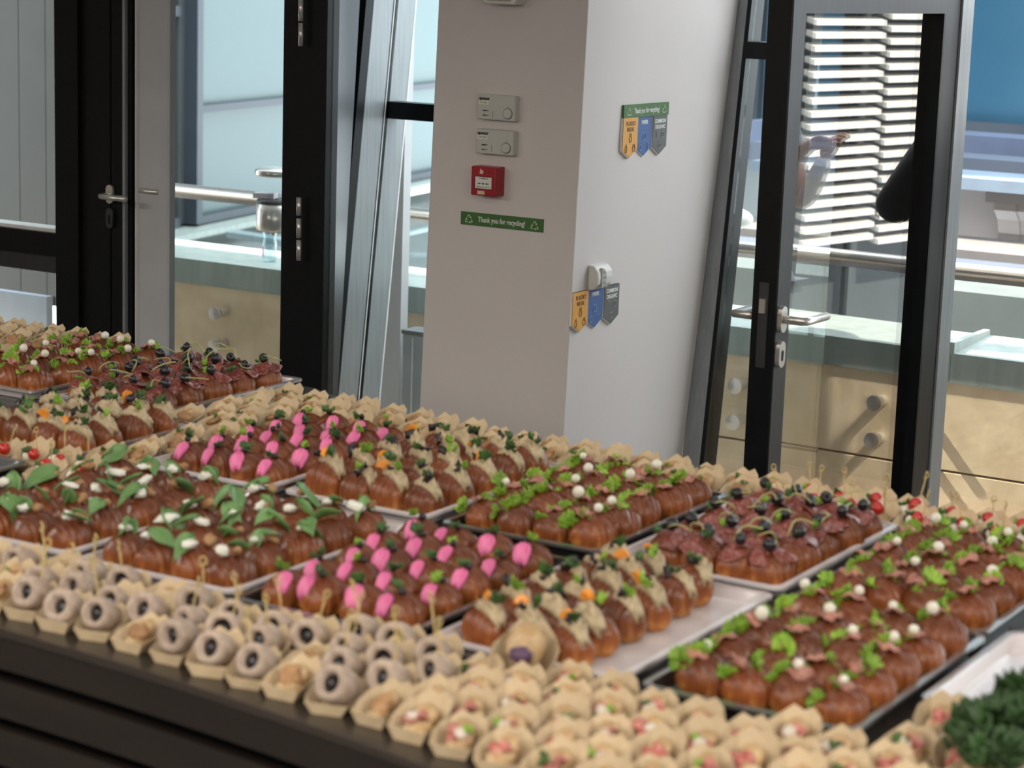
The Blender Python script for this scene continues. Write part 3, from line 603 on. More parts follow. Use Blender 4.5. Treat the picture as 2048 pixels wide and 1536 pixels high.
# right: bands of the neighbouring building, from the terrace backwards
L0, R1 = 1300, 2600
slab('zinc_upstand', M_zinc, L0, R1, 590, 700, 1990, 7.9, 0.3, 'grey zinc upstand right behind the parapet at right', 'roof')
slab('zinc_ledge', M_zincb, L0, R1, 556, 594, 1990, 8.3, 0.5, 'lavender blue zinc strip under the handrail at right', 'roof')
slab('cornice_base', mat('shaded plaster ledge', (0.17, 0.155, 0.145), 0.8), L0, R1, 506, 560, 1990, 8.8, 0.5, 'pale plaster ledge below the moulded wall', 'ledge')  # darker copy of the plaster, shade put into its colour
cb = slab('cornice_wall', M_plaster, 1800, R1, 384, 512, 1990, 9.6, 0.6, 'pale beige plaster wall with a scrolled corbel', 'wall')
pa = at_v(2012, 398, 9.6); cu_, cv_, cz_ = uvz(pa); zb_ = at_v(2012, 512, 9.6).z
for k in range(3):
    b = MB(); pf = [(0.0, 0.0), (-0.08, 0.0), (-0.10, 0.05), (-0.07, 0.12), (-0.10, 0.19), (-0.16, 0.24), (-0.16, 0.28), (0, 0.28)]
    x0 = cu_ + k * 0.10 - uvz(cb.location)[0]; sc_ = (cz_ - zb_) / 0.28
    b.hexa([(x0, -0.3 + y * (0.93 if k % 2 else 1.0), zb_ - cb.location.z + z * sc_) for y, z in pf], [(x0 + 0.10, -0.3 + y * (0.93 if k % 2 else 1.0), zb_ - cb.location.z + z * sc_) for y, z in pf]); b.obj('corbel', M_plaster, cb)
b = MB().box(cu_ - uvz(cb.location)[0] - 0.03, cu_ - uvz(cb.location)[0] + 0.5, -0.5, -0.3, cz_ - cb.location.z, cz_ - cb.location.z + 0.08).obj('corbel_head', M_plaster, cb)
slab('gutter', mat('pale blue metal', (0.22, 0.28, 0.35), 0.4, 0.1), 1500, R1, 360, 384, 1990, 9.15, 0.4, 'bright pale blue gutter above the moulded wall', 'gutter')
slab('zinc_band', M_zincb, 1500, R1, 320, 362, 1990, 9.8, 0.3, 'bluish zinc band above the gutter', 'roof')
slab('zinc_slope', mat('lavender zinc', (0.115, 0.14, 0.21), 0.5, 0.1), 1500, R1, 274, 322, 1990, 10.2, 0.3, 'lavender zinc roof strip below the blue glass', 'roof')
bgb = slab('blue_glass_building', M_blueg, 1700, R1, -900, 256, 1990, 11.0, 2.0, 'deep blue glass building front at the upper right', 'building')
gu0 = uvz(bgb.location)[0]
z_ = at_v(1990, 268, 11).z - bgb.location.z
MB().box(-1.3, 3, -1.05, -0.9, z_, z_ + 0.06).obj('base_bar', M_bframe, bgb)
cbp = [at_v(x, y, 8.2) for x, y in ((1935, 548), (1950, 560), (1962, 585), (1971, 617))]
tag(MB().tube([rel0(p, cbp[-1]) for p in cbp], 0.008, 8).obj('cable', M_black, None, True, loc=cbp[-1], rot=R0), 'thin black cable sticking up behind the parapet at right', 'cable')
# building seen in the slot right of the pillar
sb_ = slab('grey_blue_building', mat('grey blue facade glass', (0.075, 0.12, 0.145), 0.25, 0, (0.09, 0.14, 0.165), 1.0), 1380, 1640, -700, 262, 1505, 12.5, 1.5, 'grey blue glass facade behind the slim sidelight', 'building')
x = uvz(at_v(1510, 200, 12.5))[0] - uvz(sb_.location)[0]; MB().box(x - 0.05, x + 0.05, -0.82, -0.75, 0, 5).obj('frame_post', M_bframe, sb_)
slab('zinc_terrace_roof', M_zincb, 1380, 1760, 288, 345, 1505, 11.6, 0.6, 'stepped blue zinc roof behind the slim sidelight', 'roof')
slab('zinc_terrace_wall', M_zinc, 1380, 1760, 340, 560, 1505, 10.9, 0.6, 'grey zinc wall behind the slim sidelight', 'wall')

# ------------------------------------------------------------------ terrace right end: louvred wall and two people, mirrored in the door glass
PC = Ln.dot(LP) - 0.03
def mirror(p): return p - Ln * (2 * (Ln.dot(p) - PC))
VA = math.radians(48); Vd = Vector((math.cos(VA), math.sin(VA), 0)); Vn = Vector((math.sin(VA), -math.cos(VA), 0))
VP = ray(1740, 250) * 9.5 + O0; VC = Vn.dot(VP)
def vpt(px, py): return at_pl(px, py, Vn, VC)
ra, rb = mirror(vpt(1600, 250)), mirror(vpt(1925, 250)); rd = (rb - ra); rd.z = 0; rl = rd.length; rd.normalize(); rang = math.atan2(rd.y, rd.x)
nrm = Vector((-rd.y, rd.x, 0)); sgn = 1 if nrm.dot(LP - ra) > 0 else -1
z_top, z_bot = vpt(1740, 20).z, vpt(1740, 480).z
lw = thing('louvre_wall', Vector((ra.x, ra.y, 0)), rang, 'white aluminium louvre screen at the right end of the terrace', 'louvre')
NS = 23; step = (z_top + 0.25 - z_bot) / NS
xm = ((mirror(vpt(1745, 250)) - ra).dot(rd))
slm = {}
for k in range(NS):
    z = z_bot + k * step
    for a, b_, off in ((0.0, xm - 0.02, 0.5), (xm + 0.02, rl + 0.6, 0.0)):
        key = round(a, 2)
        if key not in slm: slm[key] = MB().hexa([(a, 0, 0), (b_, 0, 0), (b_, sgn * 0.05, -step * 0.25), (a, sgn * 0.05, -step * 0.25)], [(a, 0, step * 0.42), (b_, 0, step * 0.42), (b_, sgn * 0.05, step * 0.16), (a, sgn * 0.05, step * 0.16)]).mesh('slat', M_slat)
        link('slat', slm[key], lw, (0, 0, z + off * step))
for x in (0.0, xm, rl + 0.55): MB().box(x - 0.03, x + 0.03, -sgn * 0.08 - 0.02, -sgn * 0.08 + 0.02, -0.02, z_top + 0.5).obj('post', M_clad, lw)
MB().box(-0.3, rl + 0.8, -sgn * 0.16 - 0.02, -sgn * 0.16 + 0.02, -0.02, z_top + 0.6).obj('backing_sheet', M_clad, lw)

M_skin = mat('skin', (0.55, 0.30, 0.22), 0.5, 0, (0.5, 0.26, 0.19), 12, sss=0.1)
def skin_mesh(name, nodes, edges, m, parent):
    me = bpy.data.meshes.new(name); me.from_pydata([n[0] for n in nodes], edges, []); me.update(); me.materials.append(m)
    o = link(name, me, parent); md = o.modifiers.new('skin', 'SKIN'); md.use_smooth_shade = True
    sv_ = me.skin_vertices[0].data
    for i, n in enumerate(nodes): sv_[i].radius = (n[1], n[1] if len(n) < 3 else n[2]); sv_[i].use_root = (i == 0)
    s = o.modifiers.new('sub', 'SUBSURF'); s.levels = 1; s.render_levels = 2; return o
def person(loc, rotz, label, top_m, leg_m, sleeve, arm_l, arm_r, coat):
    # stands at the origin facing -y; arm_* = (elbow, wrist) points
    t = thing('person', loc, rotz, label, 'person')
    sh = 1.42
    N = [((0, 0, 0.98), 0.15, 0.11), ((0, 0, 1.18), 0.135, 0.105), ((0, 0, 1.36), 0.15, 0.11), ((0, 0.0, 1.50), 0.058), ((0, -0.01, 1.56), 0.055), ((0, -0.02, 1.66), 0.085, 0.10), ((0, -0.01, 1.74), 0.06, 0.075),
         ((-0.095, 0, 0.90), 0.085), ((-0.10, -0.01, 0.50), 0.058), ((-0.10, 0.02, 0.09), 0.042), ((-0.10, -0.13, 0.04), 0.035),
         ((0.095, 0, 0.90), 0.085), ((0.10, -0.01, 0.50), 0.058), ((0.10, 0.02, 0.09), 0.042), ((0.10, -0.13, 0.04), 0.035),
         ((-0.185, 0, 1.41), 0.058), (arm_l[0], 0.043), (arm_l[1], 0.028), ((0.185, 0, 1.41), 0.058), (arm_r[0], 0.043), (arm_r[1], 0.028)]
    E = [(0, 1), (1, 2), (2, 3), (3, 4), (4, 5), (5, 6), (0, 7), (7, 8), (8, 9), (9, 10), (0, 11), (11, 12), (12, 13), (13, 14), (2, 15), (15, 16), (16, 17), (2, 18), (18, 19), (19, 20)]
    skin_mesh('body', N, E, M_skin, t)
    for el, wr in (arm_l, arm_r):   # hands: palm, four fingers and a thumb
        el, wr = Vector(el), Vector(wr); d = (wr - el).normalized(); s = d.cross(Vector((0, 1, 0.2))).normalized(); n_ = d.cross(s)
        hn = [(tuple(wr), 0.024), (tuple(wr + d * 0.045), 0.032, 0.018), (tuple(wr + d * 0.085), 0.034, 0.016)]; he = [(0, 1), (1, 2)]
        for k, ln in enumerate((0.060, 0.072, 0.068, 0.054)):
            b0 = wr + d * 0.085 + s * (-0.027 + 0.018 * k); i = len(hn)
            hn += [(tuple(b0), 0.009), (tuple(b0 + d * ln * 0.45 + n_ * 0.012), 0.0085), (tuple(b0 + d * ln * 0.6 + n_ * 0.04), 0.0075)]; he += [(2, i), (i, i + 1), (i + 1, i + 2)]
        i = len(hn); hn += [(tuple(wr + d * 0.04 - s * 0.035), 0.011), (tuple(wr + d * 0.075 - s * 0.05 + n_ * 0.015), 0.009)]; he += [(1, i), (i, i + 1)]
        skin_mesh('hand', hn, he, M_skin, t)
    hemz = 0.72 if coat else 0.90
    J = [((0, 0.005, 1.02), 0.185, 0.145), ((0, 0.005, 1.2), 0.165, 0.135), ((0, 0.005, 1.37), 0.175, 0.13), ((0, 0.005, 1.46), 0.085, 0.08), ((0, 0.005, hemz), 0.20, 0.155)]
    JE = [(0, 1), (1, 2), (2, 3), (0, 4)]
    for sx, (el, wr) in ((-1, arm_l), (1, arm_r)):
        e2 = Vector(el); w2_ = e2.lerp(Vector(wr), 0.85); sh_ = Vector((sx * 0.19, 0, 1.41)); i = len(J)
        if sleeve: J += [(tuple(sh_), 0.082), (tuple(e2), 0.068), (tuple(w2_), 0.05)]; JE += [(2, i), (i, i + 1), (i + 1, i + 2)]
        else: J += [(tuple(sh_), 0.078), (tuple(sh_.lerp(e2, 0.6)), 0.072)]; JE += [(2, i), (i, i + 1)]
    skin_mesh('jacket' if sleeve else 'shirt', J, JE, top_m, t)
    for sx in (-1, 1):
        skin_mesh('trouser_leg', [((sx * 0.095, 0, 0.95), 0.105), ((sx * 0.10, -0.005, 0.5), 0.078), ((sx * 0.10, 0.015, 0.10), 0.066)], [(0, 1), (1, 2)], leg_m, t)
        skin_mesh('shoe', [((sx * 0.10, 0.05, 0.045), 0.045), ((sx * 0.10, -0.06, 0.042), 0.046), ((sx * 0.10, -0.17, 0.032), 0.034)], [(0, 1), (1, 2)], M_black, t)
    MB().blob((0, 0.005, 1.70), 0.092, 0.108, 0.092, 14, 9, 0.1, 3).obj('hair', mat('dark brown hair', (0.03, 0.018, 0.01), 0.6), t, True)
    MB().blob((0, -0.118, 1.645), 0.014, 0.022, 0.022, 8, 6).obj('nose', M_skin, t, True)
    for sx in (-1, 1):
        MB().blob((sx * 0.033, -0.10, 1.672), 0.013, 0.011, 0.008, 8, 6).obj('eye', M_ink, t, True)
        MB().blob((sx * 0.088, 0.0, 1.655), 0.010, 0.02, 0.03, 8, 6).obj('ear', M_skin, t, True)
    MB().blob((0, -0.105, 1.605), 0.025, 0.01, 0.007, 8, 6).obj('mouth', mat('lips', (0.4, 0.13, 0.11), 0.5), t, True)
    return t
vp1 = O0 + ray(1925, 450) * 7.2; m1 = mirror(vp1); m1.z = -0.02
person(m1, math.radians(62), 'person in a long black jacket on the terrace, mirrored in the open door glass', mat('black jacket cloth', (0.006, 0.006, 0.007), 0.8), mat('dark trousers', (0.012, 0.012, 0.016), 0.8), True,
       ((-0.22, -0.17, 1.14), (-0.07, -0.13, 1.31)), ((0.22, -0.13, 1.13), (0.07, -0.12, 1.27)), True)
vp2 = O0 + ray(1490, 350) * 7.2; m2 = mirror(vp2); m2.z = -0.02
person(m2, math.radians(-118), 'person in a grey T-shirt with raised hand, mirrored in the open door glass', mat('grey cotton', (0.42, 0.42, 0.46), 0.8), mat('navy trousers', (0.03, 0.04, 0.08), 0.8), False,
       ((-0.22, -0.10, 1.14), (-0.10, -0.24, 1.32)), ((0.22, -0.08, 1.14), (0.10, -0.24, 1.32)), False)
#print('PERSON', pix(m1 + Zv), pix(m2 + Zv), uvz(m1), uvz(m2))
# ------------------------------------------------------------------ the bar
TZ = 0.88
def vf(u): x = u + 2.246; return 2.286 - 0.045 * x - 0.085 * x * x
def vb(u):
    P = [(-5.2, 4.22), (-3.6, 4.19), (-3.0, 4.105), (-2.75, 3.975), (-2.4, 3.965), (-2.06, 3.925), (-1.6, 3.895), (0.4, 3.88)]
    for (a, b), (c, d) in zip(P, P[1:]):
        if u <= c: return b + (d - b) * (u - a) / (c - a)
    return P[-1][1]
US = [-4.9 + 0.1 * k for k in range(51)]
M_wood = mat('dark stained wood', (0.008, 0.005, 0.004), 0.45, 0, (0.011, 0.007, 0.005), 4, stretch=(0.4, 6, 6), bump=0.03)
M_woodt = mat('dark bar top', (0.030, 0.024, 0.019), 0.25, 0, (0.036, 0.029, 0.023), 4, stretch=(0.5, 5, 5))
bar = thing('bar_counter', W(-2.4, 3.0, 0), YAW, 'long dark brown bar counter with slatted curved front', 'bar')
b = MB(); lo = [(u + 2.4, vf(u) - 3.0) for u in US] + [(u + 2.4, vb(u) - 3.0) for u in reversed(US)]
bev(b.prism_z(lo, TZ - 0.012, TZ).obj('top', M_woodt, bar), 0.002)
def strip(z0, z1, off, th):
    q = MB(); ou = [(u + 2.4, vf(u) + off - 3.0) for u in US]; inn = [(u + 2.4, vf(u) + off + th - 3.0) for u in reversed(US)]
    return q.prism_z(ou + inn, z0, z1)
zz = TZ - 0.012
for k in range(11):
    h = 0.058 if k else 0.052
    strip(zz - h, zz, 0.004, 0.022).obj('slat', M_wood, bar); zz -= h + 0.019
strip(0.02, TZ - 0.012, 0.035, 0.02).obj('backing_board', M_black, bar)
q = MB(); q.prism_z([(u + 2.4, vf(u) + 0.06 - 3.0) for u in US] + [(u + 2.4, vb(u) - 0.06 - 3.0) for u in reversed(US)], 0, TZ - 0.013); q.obj('carcass', M_black, bar)

# ------------------------------------------------------------------ trays
M_tw = mat('white glazed tray', (0.62, 0.58, 0.585), 0.22, 0, (0.60, 0.565, 0.57), 3, coat=0.3)
M_ts = mat('polished steel tray', (0.62, 0.60, 0.60), 0.22, 0.8, (0.66, 0.64, 0.64), 20)
M_tb = mat('black enamel tray', (0.014, 0.014, 0.015), 0.30, 0, (0.018, 0.018, 0.019), 8, coat=0.3)
M_rim = mat('chromed rim', (0.55, 0.56, 0.55), 0.22, 0.9)
def rrect(w, d, r, n=5):
    pts = []
    for cx, cy, a0 in ((w / 2 - r, d / 2 - r, 0), (-w / 2 + r, d / 2 - r, 90), (-w / 2 + r, -d / 2 + r, 180), (w / 2 - r, -d / 2 + r, 270)):
        for k in range(n + 1): a = math.radians(a0 + 90 * k / n); pts.append((cx + r * math.cos(a), cy + r * math.sin(a)))
    return pts
TH = 0.024
def tray_meshes(w, d, m_in, m_rim):
    loops = [(rrect(w, d, 0.022), TH - 0.003), (rrect(w, d, 0.022), TH), (rrect(w - 0.018, d - 0.018, 0.018), TH + 0.001), (rrect(w - 0.034, d - 0.034, 0.03), 0.006), (rrect(w - 0.05, d - 0.05, 0.03), 0.004)]
    def ringm(ls, m, name, bottom):
        b = MB(); n = len(ls[0][0])
        for pts, z in ls: b.v += [(x, y, z) for x, y in pts]
        for i in range(len(ls) - 1):
            for k in range(n): b.f.append((i * n + k, i * n + (k + 1) % n, (i + 1) * n + (k + 1) % n, (i + 1) * n + k))
        if bottom: b.f.append(tuple((len(ls) - 1) * n + k for k in range(n)))
        return b.mesh(name, m)
    body_ls = [(rrect(w - 0.018, d - 0.018, 0.018), TH + 0.001), (rrect(w - 0.034, d - 0.034, 0.03), 0.006), (rrect(w - 0.05, d - 0.05, 0.03), 0.004)]
    under = [(rrect(w - 0.018, d - 0.018, 0.018), TH - 0.002), (rrect(w - 0.038, d - 0.038, 0.03), 0.001), (rrect(w - 0.05, d - 0.05, 0.03), 0.0005)]
    bm_ = MB(); n = len(body_ls[0][0])
    for ls in (body_ls, under):
        o = len(bm_.v)
        for pts, z in ls: bm_.v += [(x, y, z) for x, y in pts]
        for i in range(2):
            for k in range(n): bm_.f.append((o + i * n + k, o + i * n + (k + 1) % n, o + (i + 1) * n + (k + 1) % n, o + (i + 1) * n + k))
        bm_.f.append(tuple(o + 2 * n + k for k in range(n)))
    for k in range(n): bm_.f.append((k, (k + 1) % n, 3 * n + (k + 1) % n, 3 * n + k))
    rim = MB(); o_, i_ = rrect(w, d, 0.022), rrect(w - 0.02, d - 0.02, 0.018)
    ls = [(i_, TH - 0.002), (o_, TH - 0.004), (o_, TH + 0.001), (i_, TH + 0.002)]
    for pts, z in ls: rim.v += [(x, y, z) for x, y in pts]
    for i in range(4):
        for k in range(n): rim.f.append((i * n + k, i * n + (k + 1) % n, ((i + 1) % 4) * n + (k + 1) % n, ((i + 1) % 4) * n + k))
    return bm_.mesh('pan', m_in, False), rim.mesh('rim', m_rim, False)
TRM = {'w': tray_meshes(0.325, 0.53, M_tw, M_tw), 's': tray_meshes(0.325, 0.53, M_tw, M_ts), 'b': tray_meshes(0.325, 0.53, M_tb, M_rim), 'c': tray_meshes(0.325, 0.40, M_tw, M_ts)}
TW = {'A': (-3.545, 3.815), 'B': (-3.180, 3.820), 'C': (-3.040, 3.325), 'D': (-2.586, 3.427), 'E': (-2.227, 3.428), 'F': (-1.867, 3.416), 'G': (-1.518, 3.400), 'H': (-1.165, 3.371),
      'I': (-2.562, 2.858), 'J': (-2.208, 2.847), 'K': (-1.866, 2.821), 'L': (-1.513, 2.842), 'M': (-1.157, 2.837), 'N': (-0.815, 2.955), 'O': (-3.07, 2.78)}
TRAYS = {  # kind of tray, filling, columns, rows, name for labels, label
 'A': ('s', 'ham', 4, 5, 'far-left ham tray', 'steel rimmed tray of ham croissants by the closed door, farthest left'),
 'B': ('s', 'salami', 4, 5, 'far salami tray', 'steel rimmed tray of olive and salami croissants in front of closed door'),
 'C': ('c', 'egg', 4, 4, 'far egg tray', 'steel rimmed tray of egg cream croissants at the left picture edge'),
 'D': ('w', 'pink', 4, 5, 'far pink tray', 'white tray of pink cream croissants in the back row'),
 'E': ('w', 'egg', 4, 5, 'middle egg tray', 'white tray of egg cream croissants right of the far pink tray'),
 'F': ('b', 'ham', 4, 5, 'middle ham tray', 'black chrome-rimmed tray of ham croissants in middle of the back row'),
 'G': ('w', 'salami', 4, 5, 'right salami tray', 'white tray of salami and olive croissants on the right'),
 'H': ('b', 'ham', 4, 5, 'right-edge ham tray', 'black tray of ham croissants cut by the right picture edge'),
 'I': ('w', 'herb', 4, 5, 'left-edge cheese tray', 'white tray of cheese and herb croissants cut by left picture edge'),
 'J': ('w', 'herb', 4, 5, 'front cheese tray', 'white tray of cheese and herb croissants left of near pink tray'),
 'K': ('b', 'pink', 4, 5, 'near pink tray', 'black tray of pink cream croissants in the front row'),
 'L': ('w', 'egg', 3, 6, 'front egg tray', 'white half-empty tray of egg cream croissants in the front row'),
 'M': ('b', 'ham', 4, 5, 'front ham tray', 'black tray of ham and lettuce croissants nearest the viewer'),
 'N': ('c', None, 0, 0, '', 'empty white tray at the right picture edge'),
 'O': ('b', 'salami', 3, 4, 'left-edge salami tray', 'black tray of salami croissants just showing at left picture edge')}
for k, (kind, fill, nc, nr, nm, lab) in TRAYS.items():
    u, v = TW[k]; t = thing('serving_tray', W(u, v, TZ), YAW, lab, 'tray', 'serving trays on the bar')
    link('pan', TRM[kind][0], t); link('rim', TRM[kind][1], t)

# ------------------------------------------------------------------ croissants
rng = random.Random(7)
M_cro = bpy.data.materials.new('baked croissant crust'); M_cro.use_nodes = True
def build_crust(m, dark, mid, gold):
    nt = m.node_tree; n = nt.nodes; l = nt.links; bs = n['Principled BSDF']
    tc = n.new('ShaderNodeTexCoord'); sp = n.new('ShaderNodeSeparateXYZ'); l.new(tc.outputs['Object'], sp.inputs[0])
    mp = n.new('ShaderNodeMapping'); mp.inputs['Scale'].default_value = (1.0, 0.25, 0.25); l.new(tc.outputs['Object'], mp.inputs[0])
    nz = n.new('ShaderNodeTexNoise'); nz.inputs['Scale'].default_value = 160; nz.inputs['Detail'].default_value = 3; l.new(mp.outputs[0], nz.inputs[0])
    mr = n.new('ShaderNodeMapRange'); mr.inputs[1].default_value = 0.0; mr.inputs[2].default_value = 0.05; l.new(sp.outputs['Z'], mr.inputs[0])
    ad = n.new('ShaderNodeMath'); ad.operation = 'MULTIPLY_ADD'; ad.inputs[1].default_value = 0.75; l.new(nz.outputs[0], ad.inputs[0]); 
    m2 = n.new('ShaderNodeMath'); m2.operation = 'MULTIPLY'; m2.inputs[1].default_value = 0.55; l.new(mr.outputs[0], m2.inputs[0]); l.new(m2.outputs[0], ad.inputs[2])
    rp = n.new('ShaderNodeValToRGB'); e = rp.color_ramp.elements; e[0].position = 0.33; e[0].color = (*gold, 1); e[1].position = 0.95; e[1].color = (*dark, 1)
    x = rp.color_ramp.elements.new(0.55); x.color = (*mid, 1); l.new(ad.outputs[0], rp.inputs[0])
    oi = n.new('ShaderNodeObjectInfo'); m3 = n.new('ShaderNodeMapRange'); m3.inputs[3].default_value = 0.78; m3.inputs[4].default_value = 1.22; l.new(oi.outputs['Random'], m3.inputs[0])
    hs = n.new('ShaderNodeHueSaturation'); l.new(m3.outputs[0], hs.inputs['Value']); l.new(rp.outputs[0], hs.inputs['Color']); l.new(hs.outputs[0], bs.inputs['Base Color'])
    bs.inputs['Roughness'].default_value = 0.42; bs.inputs['Specular IOR Level'].default_value = 0.3; bs.inputs['Coat Weight'].default_value = 0.28; bs.inputs['Coat Roughness'].default_value = 0.25
    bp_ = n.new('ShaderNodeBump'); bp_.inputs['Strength'].default_value = 0.25; bp_.inputs['Distance'].default_value = 0.002; l.new(nz.outputs[0], bp_.inputs['Height']); l.new(bp_.outputs[0], bs.inputs['Normal'])
build_crust(M_cro, (0.115, 0.028, 0.008), (0.26, 0.078, 0.019), (0.56, 0.24, 0.06))
CL, CR = 0.086, 0.0362
def cprof(t): return max(0.0, 1 - abs(t) ** 2.1) ** 0.55
def cro_mesh(seed, L=CL, R=CR, bend=0.012):
    r = random.Random(seed); b = MB(); NR, NA = 33, 16; ph = r.uniform(-0.1, 0.1)
    for i in range(NR):
        t = -0.985 + 1.97 * i / (NR - 1); x = L / 2 * t; y = bend * (t * t - 0.3)
        fr = (abs(t + ph) * 4.2) % 1.0; rid = 1.0 + 0.13 * (1 - fr) ** 1.3 - 0.05
        rr = R * max(0.10, cprof(t)) * rid
        for k in range(NA):
            a = 2 * math.pi * k / NA; wob = 1 + 0.03 * mnoise.noise(Vector((x * 60, math.cos(a) * 1.5, math.sin(a) * 1.5 + seed)))
            yy = rr * math.cos(a) * wob; z = rr * 0.92 * math.sin(a) * wob
            z = max(z, -R * 0.62); b.v.append((x, y + yy, z + R * 0.62))
    for i in range(NR - 1):
        for k in range(NA): b.f.append((i * NA + k, i * NA + (k + 1) % NA, (i + 1) * NA + (k + 1) % NA, (i + 1) * NA + k))
    b.f.append(tuple(reversed(range(NA)))); b.f.append(tuple((NR - 1) * NA + k for k in range(NA)))
    return b.mesh('pastry', M_cro, True)
CROS = [cro_mesh(s, CL * f, CR * g, bd) for s, f, g, bd in ((1, 1, 1, 0.012), (2, 1.06, 0.97, 0.016), (3, 0.95, 1.04, 0.008), (4, 1.02, 1.02, -0.01))]
def top_z(t): return CR * 0.62 + CR * 0.92 * cprof(t)
def ribbon(t0, t1, w, h, side, strands, seed, m, name, lump=0.2, n=14):
    b = MB(); g = []
    ns = strands * 4 + 1
    for i in range(n):
        f = i / (n - 1); t = t0 + (t1 - t0) * f; rr = CR * cprof(t); taper = math.sin(math.pi * min(1, max(0, 0.08 + 0.84 * f))) ** 0.45
        row = []
        for j in range(ns):
            s = -1 + 2 * j / (ns - 1); a = side + s * w / max(rr, 0.012) * taper
            rag = 1 + 0.35 * math.sin(2.7 * j + seed)
            bulge = h * taper * (1 - s * s) ** 0.5 * (1 + lump * mnoise.noise(Vector((t * 5, s * 4, seed)))) + h * 0.5 * abs(math.sin(math.pi * strands * (s + 1) / 2))
            q = rr + bulge * 1.0 - 0.004
            row.append((CL / 2 * (t + (0.13 * (rag - 1) if i in (0, n - 1) else 0)), q * math.sin(a), CR * 0.62 + q * 0.95 * math.cos(a)))
        g.append(row)
    b.sheet(g, 0.004); return b.mesh(name, m, True)
M_pinkc = mat('pink cream', (0.78, 0.20, 0.40), 0.45, 0, (0.66, 0.13, 0.31), 60, sss=0.05, rnd=0.1)
M_eggc = mat('egg cream spread', (0.50, 0.41, 0.26), 0.6, 0, (0.38, 0.29, 0.17), 90, bump=0.4, rnd=0.08)
M_green = MATS['green printed card']
M_let = mat('lettuce leaf', (0.27, 0.44, 0.04), 0.5, 0, (0.14, 0.28, 0.02), 50, bump=0.3, rnd=0.2)
M_herb = mat('dark herb leaf', (0.055, 0.13, 0.02), 0.5, 0, (0.035, 0.09, 0.015), 60, rnd=0.25)
M_bas = mat('basil leaf', (0.10, 0.22, 0.06), 0.45, 0, (0.15, 0.28, 0.10), 40, rnd=0.2)
M_ham = mat('pink ham', (0.32, 0.12, 0.085), 0.4, 0, (0.42, 0.20, 0.15), 50, rnd=0.15)
M_sal = mat('salami slice', (0.155, 0.032, 0.025), 0.33, 0, (0.30, 0.115, 0.09), 170, detail=2, lo=0.50, hi=0.64, rnd=0.2)
M_moz = mat('white mozzarella', (0.74, 0.70, 0.60), 0.4, 0, (0.70, 0.66, 0.55), 30, sss=0.1)
M_gch = mat('goat cheese', (0.78, 0.78, 0.70), 0.6, 0, (0.72, 0.72, 0.63), 60, bump=0.3)
M_oli = mat('black olive', (0.008, 0.008, 0.010), 0.22, 0, (0.015, 0.013, 0.016), 20)
M_ora = mat('orange wedge', (0.80, 0.30, 0.035), 0.4, 0, (0.72, 0.24, 0.02), 60, rnd=0.15)
M_wal = mat('walnut', (0.42, 0.24, 0.11), 0.6, 0, (0.32, 0.17, 0.07), 90, bump=0.5)
M_spr = mat('pale sprout stem', (0.42, 0.42, 0.17), 0.5)
M_drk = mat('dark dried fruit', (0.014, 0.010, 0.012), 0.4, 0, (0.022, 0.015, 0.016), 40)
PINK = [ribbon(-0.42, -0.96, 0.0115, 0.008, 0.0, 3, s, M_pinkc, 'pink_cream') for s in (1, 2)] + [ribbon(-0.36, -0.97, 0.0145, 0.009, 0.15, 4, 3, M_pinkc, 'pink_cream')]
EGG = [ribbon(-0.45, 0.92, 0.015, 0.010, sd, 3, s, M_eggc, 'egg_cream', 1.4) for s, sd in ((4, 0.0), (5, 0.15), (6, -0.2))]
def frill(seed, n=3, size=0.022, name='lettuce', m=None):
    r = random.Random(seed); b = MB()
    for q in range(n):
        a0 = r.uniform(0, 6.28); g = []
        for i in range(5):
            f = i / 4; row = []
            for j in range(19):
                a = a0 + (j / 18 - 0.5) * 2.6; w = f * f * 0.22 * size * math.sin(j * 2.1 + q + seed) + 0.10 * size * math.sin(j * 0.9 + q)
                rad = size * (0.2 + 0.8 * f)
                row.append((rad * math.cos(a), rad * math.sin(a), size * 0.35 * f * (1 + 0.3 * q) + w + q * 0.003))
            g.append(row)
        b.sheet(g, 0.0012)
    return b.mesh(name, m or M_let, True)
LET = [frill(s, 4, 0.024) for s in (11, 12, 13, 14)]
HERB = [frill(s, 3, 0.013, 'herb_leaf', M_herb) for s in (21, 22)] + [frill(23, 3, 0.012, 'herb_leaf', M_let)]
def fold(seed, w, l, m, name, amp=0.003):
    r = random.Random(seed); g = []
    for i in range(10):
        row = []
        for j in range(9):
            x = (i / 9 - 0.5) * l; y = (j / 8 - 0.5) * w
            row.append((x, y, amp * math.sin(i * 1.3 + seed) + amp * math.cos(j * 1.1 + i * 0.4 + seed) - 9.0 * y * y - 5.0 * x * x))
        g.append(row)
    return MB().sheet(g, 0.002).mesh(name, m, True)
HAM = [fold(s, 0.045, 0.04, M_ham, 'ham_slice') for s in (31, 32, 33)]
def salami(seed):
    g = []
    for i in range(7):
        f = i / 6; row = []
        for k in range(25):
            a = 2 * math.pi * k / 24; rr = 0.031 * f; x, y = rr * math.cos(a), rr * math.sin(a)
            row.append((x, y, -15 * y * y - 6 * x * x + 0.004 * f * math.sin(3 * a + seed)))
        g.append(row)
    return MB().sheet(g, 0.002).mesh('salami_slice', M_sal, True)
SAL = [salami(s) for s in (1, 2.2, 4)]
OLI = MB().lathe([(0.003, -0.0075), (0.0075, -0.006), (0.0095, 0), (0.0075, 0.006), (0.003, 0.0075), (0.0022, 0.003), (0, 0.002)], 14).mesh('olive', M_oli, True)
SPR = [MB().tube([(0.03 * math.sin(k * 0.5 + s) * (k / 6), -0.012 + 0.007 * k, 0.012 * math.sin(k * 0.55)) for k in range(7)], 0.0012, 6).mesh('sprout', M_spr, True) for s in (0, 1.5, 3)]
